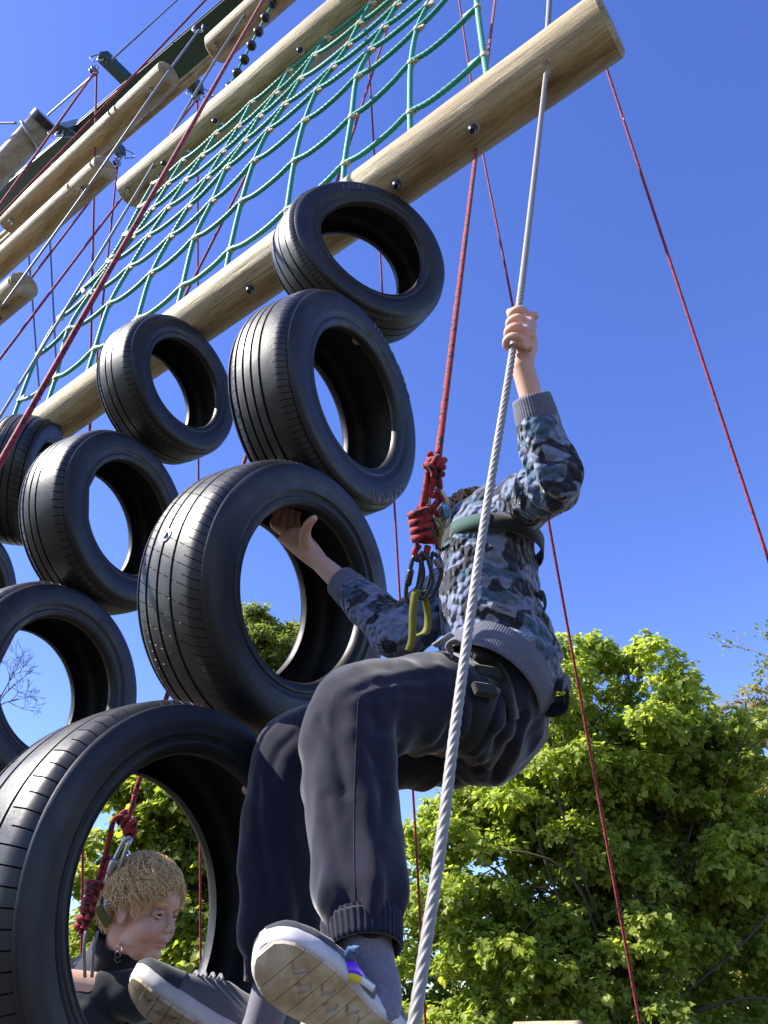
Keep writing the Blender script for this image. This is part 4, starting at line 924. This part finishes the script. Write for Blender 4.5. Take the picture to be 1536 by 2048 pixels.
def carabiner(pts, mat, label, gate=None, gmat=None, r=.0055, group='carabiners'):
    lo = min(pts, key=lambda q: q.z); t = thing('carabiner', label, 'carabiner', lo, group)
    m = MB(); c = cat_rom(pts + [pts[0], pts[1]], 6); c = c[:-6]; tube(m, c, r, 10, caps=False); m.build('hook_body', mat, t)
    if gate:
        a, b = gate; m = MB(); tube(m, [a, a.lerp(b, .1), a.lerp(b, .9), b], r, 14, rr=[r*1.1, r*1.55, r*1.55, r*1.1]); m.build('gate_sleeve', gmat or mat, t)
        m = MB()
        for f in (.2, .35, .5, .65, .8):
            c0 = a.lerp(b, f); z = zrot(b-a).to_3x3(); tube(m, [c0 + z @ Vector((r*1.6*math.cos(x), r*1.6*math.sin(x), 0)) for x in np.linspace(0, 6.283, 14)], .0007, 5)
        m.build('knurling', gmat or mat, t)
    return t
carabiner([P(864, 976, 1.452), P(880, 980, 1.448), P(893, 1000, 1.445), P(897, 1030, 1.445), P(893, 1050, 1.445), P(880, 1054, 1.45), P(872, 1045, 1.452), P(858, 1010, 1.455)], STEEL, 'silver carabiner with blue screw gate between the two red knots', (P(891, 1008, 1.443), P(894, 1036, 1.443)), BLUEM, .0042)
carabiner([P(845, 1106, 1.44), P(857, 1120, 1.437), P(865, 1160, 1.435), P(852, 1190, 1.432), P(842, 1196, 1.432), P(838, 1182, 1.436), P(846, 1150, 1.44), P(842, 1118, 1.442)], DARKM, 'dark steel carabiner holding the rope eye to the yellow sling', None, None, .0048)
carabiner([P(834, 1112, 1.442), P(842, 1128, 1.44), P(836, 1170, 1.44), P(826, 1204, 1.438), P(815, 1202, 1.438), P(812, 1182, 1.44), P(818, 1150, 1.44), P(826, 1118, 1.442)], DARKM, 'dark carabiner with black screw gate beside the big tyre', (P(822, 1138, 1.437), P(815, 1172, 1.437)), BLK, .0042)
carabiner([P(868, 1106, 1.455), P(880, 1120, 1.452), P(882, 1150, 1.45), P(868, 1190, 1.447), P(855, 1198, 1.447), P(852, 1185, 1.45), P(862, 1150, 1.453), P(862, 1118, 1.455)], DARKM, 'grey carabiner with knurled gate against the camouflage jacket', (P(870, 1118, 1.448), P(880, 1136, 1.446)), DSTEEL, .0042)
ys = thing('yellow_sling', 'yellow webbing sling joining the carabiners to the harness', 'sling', P(825, 1295, 1.40))
m = MB(); band(m, cat_rom([P(838, 1182, 1.435), P(831, 1186, 1.428), P(826, 1220, 1.422), P(825, 1262, 1.418), P(823, 1285, 1.417), P(817, 1302, 1.417)], 6), .0145, .003, (.95, -.2, .1)); m.build('front_strap', YEL, ys)
m = MB(); band(m, cat_rom([P(846, 1182, 1.44), P(852, 1205, 1.445), P(856, 1235, 1.445), P(852, 1262, 1.435), P(832, 1272, 1.425)], 6), .0135, .003, (.95, -.2, .1)); m.build('rear_strap', YEL, ys)
m = MB(); band(m, cat_rom([P(870, 1036, 1.44), P(882, 1048, 1.435), P(884, 1068, 1.436), P(874, 1078, 1.44)], 6), .010, .003, (.4, .6, .6)); m.build('sling_end', YEL, ys)
# ---------------------------------------------------------------- child behind the lowest tyre
b2 = thing('person', 'curly blond child in dark top seen through the lowest tyre', 'person', Vector((-.74, 2.3, 0)))
f2 = Vector((.90, -.33, -.17)).normalized(); l2 = Vector((0, 0, 1)).cross(f2).normalized(); l2 = (l2 + Vector((0, 0, .06))).normalized(); u2 = f2.cross(l2).normalized(); l2 = u2.cross(f2)
h2 = Matrix.Translation(P(285, 1826, 1.97)) @ Matrix((f2, l2, u2)).transposed().to_4x4()
bd2 = MB(); head_bodies(bd2, h2, 1.0)
NB = P(222, 1952, 2.07)
loft(bd2, [NB, P(240, 1900, 2.03), h2 @ Vector((-.03, 0, -.05)), h2 @ Vector((-.015, 0, 0))], [.05, .046, .047, .05], 22)
TB = Vector((-.76, 2.30, .74))
loft(bd2, [TB, Vector((-.77, 2.30, .95)), Vector((-.765, 2.29, 1.13)), NB + Vector((0, 0, -.02))], [(.09, .12), (.085, .115), (.09, .13), (.06, .08)], 24, up=(1, 0, 0))
S2, E2, H2 = P(262, 1990, 1.93), P(80, 1962, 1.90), P(20, 1800, 2.12)
loft(bd2, [S2, S2.lerp(E2, .5), E2], [.044, .037, .033], 18); loft(bd2, [E2, E2.lerp(H2, .5), H2], [.033, .029, .022], 18)
loft(bd2, [H2, H2 + (H2-E2).normalized()*.06], [(.022, .026), (.012, .032)], 16)
for i in range(4):
    k_ = H2 + (H2-E2).normalized()*.06 + Vector((0, .017*(i-1.5), 0)); loft(bd2, [k_, k_ + Vector((.01, 0, .03)), k_ + Vector((.03, 0, .035))], [.009, .0085, .007], 10)
loft(bd2, [H2 + Vector((.01, -.02, 0)), H2 + Vector((.03, -.04, .03)), H2 + Vector((.04, -.035, .055))], [.012, .010, .008], 10)
LS2 = NB + Vector((-.02, .17, -.05)); loft(bd2, [LS2, LS2 + Vector((.05, .04, -.22)), LS2 + Vector((.18, .0, -.38))], [.042, .034, .024], 16)
for y in (-.07, .07): loft(bd2, [TB + Vector((0, y, .02)), Vector((-.73, 2.3+y*1.2, .42)), Vector((-.77, 2.3+y*1.2, .06))], [.075, .05, .035], 18)
for y in (-.085, .085): loft(bd2, [Vector((-.79, 2.3+y, .04)), Vector((-.65, 2.3+y, .03))], [(.035, .035), (.022, .04)], 16)
bd2 = fuse(bd2, .0034, 5); finish_head(bd2, h2, 1.0); bo2 = bd2.build('body', SKIN, b2)
h2i = h2.inverted()
def bl(p):
    q = h2i @ p
    a = .75*math.exp(-(((q.x-.088)/.016)**2 + (q.y/.019)**2 + ((q.z+.057)/.0085)**2)) + .42*math.exp(-(((q.y+.028)/.02)**2 + ((q.z+.052)/.017)**2))*(1 if q.x > .03 else 0) + .2*math.exp(-((q - Vector((.05, -.05, -.02))).length/.03)**2) + .3*math.exp(-((q - Vector((-.01, -.08, 0))).length/.03)**2)
    return min(.8, a)
add_blush(bo2, bl); face_parts(b2, bo2, h2, 1.0, HAIRB); hair(b2, h2, 1.0, HAIRB, 3600, .0062, 11, .042, .066, .32)
j2 = MB()
loft(j2, [Vector((-.76, 2.30, .62)), Vector((-.77, 2.30, .95)), Vector((-.765, 2.29, 1.13)), NB + Vector((0, 0, -.025))], [(.115, .145), (.11, .14), (.115, .16), (.075, .10)], 30, up=(1, 0, 0))
loft(j2, [P(300, 1990, 1.99), S2, S2.lerp(E2, .30)], [.062, .056, .049], 26)
loft(j2, [LS2, LS2 + Vector((.05, .04, -.22)), LS2 + Vector((.16, .0, -.36))], [.055, .046, .036], 22)
j2 = fuse(j2, .006, 4); displace(j2, lambda p, n: .005*wr(p, 14, 2) + .003*wr(p, 30, 5)); j2o = j2.build('top', DARKTOP, b2)
tr2 = MB()
for y in (-.07, .07): loft(tr2, [TB + Vector((0, y*.8, .0)), Vector((-.73, 2.3+y*1.2, .42)), Vector((-.77, 2.3+y*1.2, .10))], [.10, .07, .055], 22)
tr2 = fuse(tr2, .007, 4); displace(tr2, lambda p, n: .005*wr(p, 12, 2)); tr2.build('trousers', NAVY, b2)
for y in (-.085, .085): make_shoe(b2, Vector((-.60, 2.3+y, .012)), Vector((-.82, 2.3+y, .012)), Vector((0, 0, -1)), 1, (UPG, UPPER), 1 if y > 0 else -1)
# collar with printed marks
co_ = MB(); N0 = P(214, 1975, 2.03); N1 = P(246, 1862, 1.985); cz = (N1 - N0).normalized(); cl_ = (N1-N0).length; cx = Vector((1, 0, 0)); cx = (cx-cz*cx.dot(cz)).normalized(); cy = cz.cross(cx); rings = []
for a_, e, k_ in ((-.1, .135, .15), (.15, .10, .11), (.45, .078, .084), (.8, .067, .07), (1.0, .067, .068), (.99, .061, .062), (.7, .057, .058)):
    rings.append([N0 + cz*(a_*cl_) + cx*e*math.cos(2*math.pi*i/48) + cy*k_*math.sin(2*math.pi*i/48) for i in range(48)])
co_.quadgrid(rings); cb = co_.build('collar', DARKCOL, b2)
def mark(pts, name, close=False, w=.0026):
    m = MB(); pp = [hit(co_, q[0], q[1], .0015)[0] for q in pts]; tube(m, pp + ([pp[0]] if close else []), w*.42, 5, .004); m.build(name, GREYW, cb)
tq = 1.905
for pts, cl in (([(210, 1875, tq), (222, 1866, tq), (226, 1880, tq), (213, 1884, tq)], True), ([(232, 1894, tq), (241, 1886, tq), (244, 1902, tq)], False), ([(230, 1906, tq), (238, 1900, tq), (241, 1912, tq), (233, 1917, tq)], True), ([(229, 1918, tq), (234, 1926, tq), (242, 1920, tq)], False)): mark(pts, 'printed_mark', cl)
for x0, x1 in ((172, 170), (196, 184)):
    m = MB(); band(m, cat_rom([P(x0, 1862, 1.90), P((x0+x1)/2-3, 1900, 1.885), P(x1, 1955, 1.885)], 5), .008, .002, (1, .2, 0)); m.build('harness_strap', GREYW, b2)
m = MB(); band(m, cat_rom([P(196, 1812, 1.90), P(206, 1832, 1.895), P(217, 1850, 1.89)], 4), .020, .008, (.8, .1, .5)); m.build('harness_pad', OLIVEY, b2)
# rope, knots and carabiner of the child
K2 = thing('climbing_rope', 'dark red rope with two knots beside the curly haired child', 'rope', P(180, 1870, 1.98))
m = MB(); kc = P(252, 1642, 2.03); r2 = .0075
coil(m, kc, Vector((.75, 0, -.65)), .0135, 2.4, .017, r2, (0, 0, 1)); coil(m, P(262, 1660, 2.03), Vector((.2, .1, .95)), .013, 1.8, .015, r2); tube(m, cat_rom([P(270, 1590, 2.06), P(262, 1620, 2.04), kc], 6), r2, 8); m.build('upper_knot', RED, K2)
m = MB(); tube(m, cat_rom([P(246, 1634, 2.02), P(228, 1640, 2.01), P(216, 1690, 2.0), P(204, 1735, 1.99), P(196, 1765, 1.98)], 6), r2, 8); tube(m, cat_rom([P(222, 1712, 2.0), P(212, 1738, 1.99), P(204, 1760, 1.985)], 5), r2*1.15, 8); m.build('rope_loop', RED, K2)
m = MB()
for i, (u_, v_) in enumerate(((190, 1772), (186, 1788), (181, 1806), (174, 1824), (166, 1842), (160, 1856))):
    coil(m, P(u_, v_, 1.965), Vector((.35, .1, .9)), .020 - .0018*i, 1.3, .012, r2*1.1, (1, -.3*i, 0))
tube(m, cat_rom([P(200, 1765, 1.97), P(190, 1800, 1.98), P(168, 1850, 1.975)], 6), .014, 10); m.build('lower_knot', RED, K2)
carabiner([P(262, 1678, 2.0), P(256, 1690, 1.985), P(236, 1742, 1.97), P(222, 1772, 1.96), P(213, 1778, 1.96), P(212, 1765, 1.965), P(222, 1735, 1.975), P(248, 1682, 1.995)], STEEL, 'silver carabiner beside the blond curls', (P(228, 1718, 1.972), P(218, 1748, 1.965)), STEEL, .0055)
ps = thing('pulley_device', 'black toothed rope device beside the child\'s ear', 'rope device', P(213, 1832, 1.93))
m = MB(); loft(m, [P(208, 1796, 1.935), P(212, 1815, 1.93), P(214, 1832, 1.925)], [(.012, .008), (.014, .009), (.010, .008)], 14); m.build('casing', BLK, ps)
for i in range(5):
    m = MB(); tube(m, [P(207, 1803+i*6.5, 1.915), P(221, 1800+i*6.5, 1.918)], .0018, 6); m.build('tooth', WHT, ps)
# ================================================================== trees
LEAF = np.array([(0, 0), (.30, .10), (.50, .42), (.26, .48), (.30, .80), (0, 1.0), (-.30, .80), (-.26, .48), (-.50, .42), (-.30, .10)])
LEAF8 = np.array([(0, 0), (.34, .12), (.48, .45), (.25, .62), (0, 1.0), (-.25, .62), (-.48, .45), (-.34, .12)])
LEAF_S = np.array([(0, 0), (.24, .3), (.26, .62), (0, 1.0), (-.26, .62), (-.24, .3)])
def leaf_mesh(name, mat, parent, pos, dirs, nrms, size, tint, shape=LEAF, fold=.16):
    """one mesh of many leaves: pos/dirs/nrms (n,3), a fan of triangles per leaf"""
    n = len(pos); k = len(shape); off = np.array(ROOT[parent])
    d = dirs/np.linalg.norm(dirs, axis=1, keepdims=True); nn = nrms - d*(nrms*d).sum(1, keepdims=True); nn /= np.maximum(np.linalg.norm(nn, axis=1, keepdims=True), 1e-6); w = np.cross(d, nn)
    V = np.empty((n, k+1, 3), dtype=np.float32)
    V[:, 0] = pos + d*size[:, None]*.42 - off
    for i, (x, y) in enumerate(shape):
        V[:, i+1] = pos + w*(x*size)[:, None] + d*(y*size)[:, None] + nn*((abs(x)*fold*2 - .28*y*y*.5)*size)[:, None] - off
    base = (np.arange(n)*(k+1))[:, None]
    tri = np.array([(0, 1+i, 1+(i+1) % k) for i in range(k)]); F = (base[:, :, None] + tri[None]).reshape(-1, 3)
    me = bpy.data.meshes.new(name); me.vertices.add(n*(k+1)); me.vertices.foreach_set('co', V.reshape(-1)); m_ = len(F)
    me.loops.add(m_*3); me.loops.foreach_set('vertex_index', F.reshape(-1).astype(np.int32)); me.polygons.add(m_); me.polygons.foreach_set('loop_start', (np.arange(m_)*3).astype(np.int32)); me.polygons.foreach_set('loop_total', np.full(m_, 3, dtype=np.int32))
    me.update(calc_edges=True); at = me.attributes.new('tint', 'FLOAT', 'POINT'); at.data.foreach_set('value', np.repeat(tint, k+1).astype(np.float32))
    me.materials.append(mat); o = bpy.data.objects.new(name, me); C.objects.link(o); o.parent = parent; o['kind'] = 'stuff'; ROOT[o] = ROOT[parent]; return o
def limb(mb, a, b, r0, r1, rg, bend=.08, n=7):
    a = Vector(a); b = Vector(b); L = (b-a).length; mid = a.lerp(b, .5) + Vector((rg.uniform(-1, 1), rg.uniform(-1, 1), rg.uniform(0, 1)))*L*bend
    tube(mb, cat_rom([a, mid, b], 5), r0, n, rr=[r0, (r0+r1)/2, r1])
def tree(name, label, base, clumps, nclus, lsize, mat, seed, per=7, shape=LEAF, trunk_r=.28, group=None, droop=.55, flat=.8):
    rg = random.Random(seed); g_ = np.random.default_rng(seed); t = thing(name, label, 'tree', base, group); base = Vector(base)
    cs = np.array([q[0] for q in clumps], float); rs = np.array([q[1] for q in clumps], float)
    cz_ = cs.mean(0); top_ = Vector(cz_.tolist()) + Vector((0, 0, .4))
    m = MB(); limb(m, base, top_, trunk_r, trunk_r*.45, rg, .04, 12); m.build('trunk', BARK, t)
    m = MB()
    for c, r in clumps[::3]:
        c = Vector(c); f = rg.uniform(.25, .95); limb(m, base.lerp(top_, f), c, .03*trunk_r/.28*(1.3-f*.6), .009, rg, .22, 5)
        for _ in range(4):
            e = c + Vector((rg.gauss(0, 1), rg.gauss(0, 1), rg.gauss(.1, .8))).normalized()*r*.9; limb(m, c.lerp(base.lerp(top_, f), rg.uniform(0, .2)), e, .016, .005, rg, .12, 4)
    m.build('limbs', BARK, t)
    pick = g_.choice(len(clumps), nclus, p=rs**2/(rs**2).sum())
    dv = g_.normal(size=(nclus, 3)); dv /= np.linalg.norm(dv, axis=1, keepdims=True); dv[:, 2] = np.where(dv[:, 2] < -.35, -dv[:, 2]*.6, dv[:, 2])
    rad = rs[pick]*(g_.uniform(.35, 1, nclus)**.45)*g_.uniform(.9, 1.12, nclus)
    pc = cs[pick] + dv*rad[:, None]*np.array([1, 1, flat])
    pos = np.repeat(pc, per, 0); n = len(pos); az = g_.uniform(0, 2*math.pi, n); el = g_.normal(-droop, .4, n)
    out = np.repeat(dv, per, 0)
    dirs = np.stack([np.cos(az)*np.cos(el), np.sin(az)*np.cos(el), np.sin(el)], 1) + out*.45
    nr = np.array([-.25, -.1, .8]) + .6*out + g_.normal(0, .45, (n, 3))
    pos = pos + dirs*.03 + g_.normal(0, .035, (n, 3)); size = lsize*g_.uniform(.55, 1.2, n)
    ti = np.clip(np.repeat(g_.normal(.5, .22, nclus), per) + g_.normal(0, .12, n), 0, 1)
    leaf_mesh('crown', mat, t, pos, dirs, nr, size, ti, shape); return t
def clumps_in(ells, n, seed, rmin, rmax, shell=.55):
    g_ = np.random.default_rng(seed); out = []; vols = np.array([e[1][0]*e[1][1]*e[1][2] for e in ells])**.67; ids = g_.choice(len(ells), n, p=vols/vols.sum())
    for i in ids:
        c, r = ells[i]; d = g_.normal(size=3); d /= np.linalg.norm(d); f = g_.uniform(shell, 1)**.5
        out.append((tuple(np.array(c) + d*np.array(r)*f), g_.uniform(rmin, rmax)))
    return out
def G(u, t): return Vector(((u-768)/1536*t, 0, 0)).x
# big sycamore behind the climber
def E_(u, v, t, ru, rv, ry):                   # crown volume given by its outline in the photo
    c = P(u, v, t); return ((c.x, c.y, c.z), (ru*t/1536, ry, rv*t/1536/.93))
ell = [E_(1180, 1490, 15.6, 165, 215, 1.9), E_(1340, 1510, 15.6, 130, 215, 1.9), E_(1100, 1660, 15.6, 180, 200, 1.9), E_(1400, 1660, 15.8, 130, 280, 1.9), E_(960, 1870, 14.6, 180, 270, 1.8), E_(1250, 1830, 14.8, 260, 260, 1.8), E_(1460, 1900, 15.4, 160, 260, 1.8), E_(1440, 1480, 15.6, 60, 120, 1.4), E_(1130, 1990, 13.8, 260, 170, 1.5), E_(1500, 1760, 16.2, 90, 260, 1.6)]
tree('sycamore_tree', 'large bright green leafy tree filling the view behind the climber', Vector((4.0, 16.6, 0)), clumps_in(ell, 460, 5, .32, .6, .1), 23000, .135, LEAFA, 21, 6, LEAF8)
# tree seen through the lower tyre holes
ce = P(330, 1790, 19); cb_ = P(470, 1600, 20)
tree('leafy_tree', 'mid green tree seen through the holes of the lower tyres', Vector((ce.x, ce.y+.4, 0)), clumps_in([((ce.x, ce.y, ce.z), (2.6, 2.2, 4.2)), ((cb_.x-.9, cb_.y, cb_.z), (1.7, 1.6, 3.2))], 130, 6, .42, .8, .2), 6500, .20, LEAFC, 22, 6, LEAF8)
ce = P(560, 1560, 26)
tree('spring_tree', 'pale yellow green spring tree behind the big gripped tyre', Vector((ce.x, ce.y+.4, 0)), clumps_in([E_(560, 1370, 26, 75, 175, 1.6), E_(510, 1385, 26, 60, 165, 1.6), E_(540, 1620, 26, 110, 300, 2.0)], 150, 7, .35, .65, .1), 7000, .18, LEAFB, 23, 8, LEAF_S)
# darker trees closing the gaps low down behind
for k_, (u_, v_, t_, ru, rv, lb) in enumerate(((1290, 1930, 23, 330, 250, 'dark tree standing behind the big bright tree'), (880, 1960, 25, 260, 220, 'dark tree low behind the near shoe and the wire rope'), (250, 1960, 27, 360, 260, 'dark tree low behind the curly haired child'))):
    e_ = E_(u_, v_, t_, ru, rv, 2.0); tree('dark_tree', lb, Vector((e_[0][0], e_[0][1]+.5, 0)), clumps_in([e_, (tuple(np.array(e_[0]) - np.array([0, 0, 2.2])), e_[1])], 90, 40+k_, .6, 1.1, .1), 2600, .30, LEAFC, 50+k_, 5, LEAF_S, .3, 'trees low in the background')
e_ = [E_(1545, 1560, 18, 75, 235, 1.6), E_(1550, 1850, 18, 110, 280, 1.8)]
tree('brownish_tree', 'sparser brownish green tree at the side of the big bright tree', Vector((e_[0][0][0]+.4, e_[0][0][1]+.6, 0)), clumps_in(e_, 110, 61, .32, .6, .1), 3600, .13, LEAFD, 62, 6, LEAF_S, .22)
# bare trees
def bare_tree(name, label, base, top_pts, seed, mat, r0=.2, leaves=0, lmat=None, depth=4, spread=.55, group=None):
    rg = random.Random(seed); t = thing(name, label, 'tree', base, group); base = Vector(base); m = MB(); tips = []
    hub = base.lerp(Vector(top_pts[0]), .55); limb(m, base, hub, r0, r0*.55, rg, .03, 10); m.build('trunk', mat, t); m = MB()
    def grow(p, d, L, r, k):
        e = p + d*L; limb(m, p, e, r, r*.6, rg, .07, 4 if k < 3 else 6)
        if k == 0: tips.append((e, d)); return
        for _ in range(rg.choice((2, 3, 3))):
            nd = (d + Vector((rg.gauss(0, spread), rg.gauss(0, spread), rg.gauss(.12, spread*.8)))).normalized(); grow(p.lerp(e, rg.uniform(.55, 1)), nd, L*rg.uniform(.6, .82), max(r*.6, .006), k-1)
    for tp in top_pts:
        tp = Vector(tp); s_ = base.lerp(hub, rg.uniform(.6, 1)); v = tp - s_; limb(m, s_, s_ + v*.6, r0*.4, .04, rg, .08, 6); grow(s_ + v*.6, v.normalized(), v.length*.16, .035, depth)
    m.build('branches', mat, t)
    if leaves:
        g_ = np.random.default_rng(seed); ii = g_.integers(0, len(tips), leaves); pos = np.array([tuple(tips[i][0]) for i in ii]) + g_.normal(0, .07, (leaves, 3)); dirs = np.array([tuple(tips[i][1]) for i in ii]) + g_.normal(0, .7, (leaves, 3)); leaf_mesh('crown', lmat, t, pos, dirs, g_.normal(0, .5, (leaves, 3)) + np.array([0, 0, 1]), .10*g_.uniform(.5, 1.2, leaves), g_.uniform(0, 1, leaves), LEAF_S)
    return t
bp = P(-120, 1700, 24)
bare_tree('bare_tree', 'bare twiggy tree in the sky beyond the lower tyre of the second column', Vector((bp.x, bp.y, 0)), [P(35, 1290, 24), P(-40, 1330, 24), P(20, 1470, 24), P(-80, 1240, 24), P(40, 1600, 24)], 31, BARK, .22, depth=5)
bp = P(1640, 1800, 17)
bare_tree('budding_tree', 'half bare pale twigged tree at the edge of the big leafy tree', Vector((bp.x, bp.y, 0)), [P(1540, 1280, 17), P(1560, 1200, 17), P(1530, 1430, 16.5), P(1520, 1620, 16), P(1525, 1780, 16), P(1510, 1900, 16), P(1560, 2000, 16)], 32, TWIG, .2, 1400, LEAFB, 4)
# low timber rail at the far side of the course
fz = P(1110, 2043, 9).z
ft = thing('timber_rail', 'low pale timber rail in front of the big leafy tree', 'rail', Vector((P(1110, 2040, 9).x, P(1110, 2040, 9).y, 0)))
m = MB(); tube(m, [P(1030, 2056, 9.3), P(1162, 2054, 8.9)], .065, 16, .1); m.build('rail_bar', WOOD, ft)
for u_ in (1050, 1145):
    p = P(u_, 2052, 9.1); m = MB(); tube(m, [Vector((p.x, p.y, 0)), p - Vector((0, 0, .05))], .06, 14, .2); m.build('post', WOOD, ft)
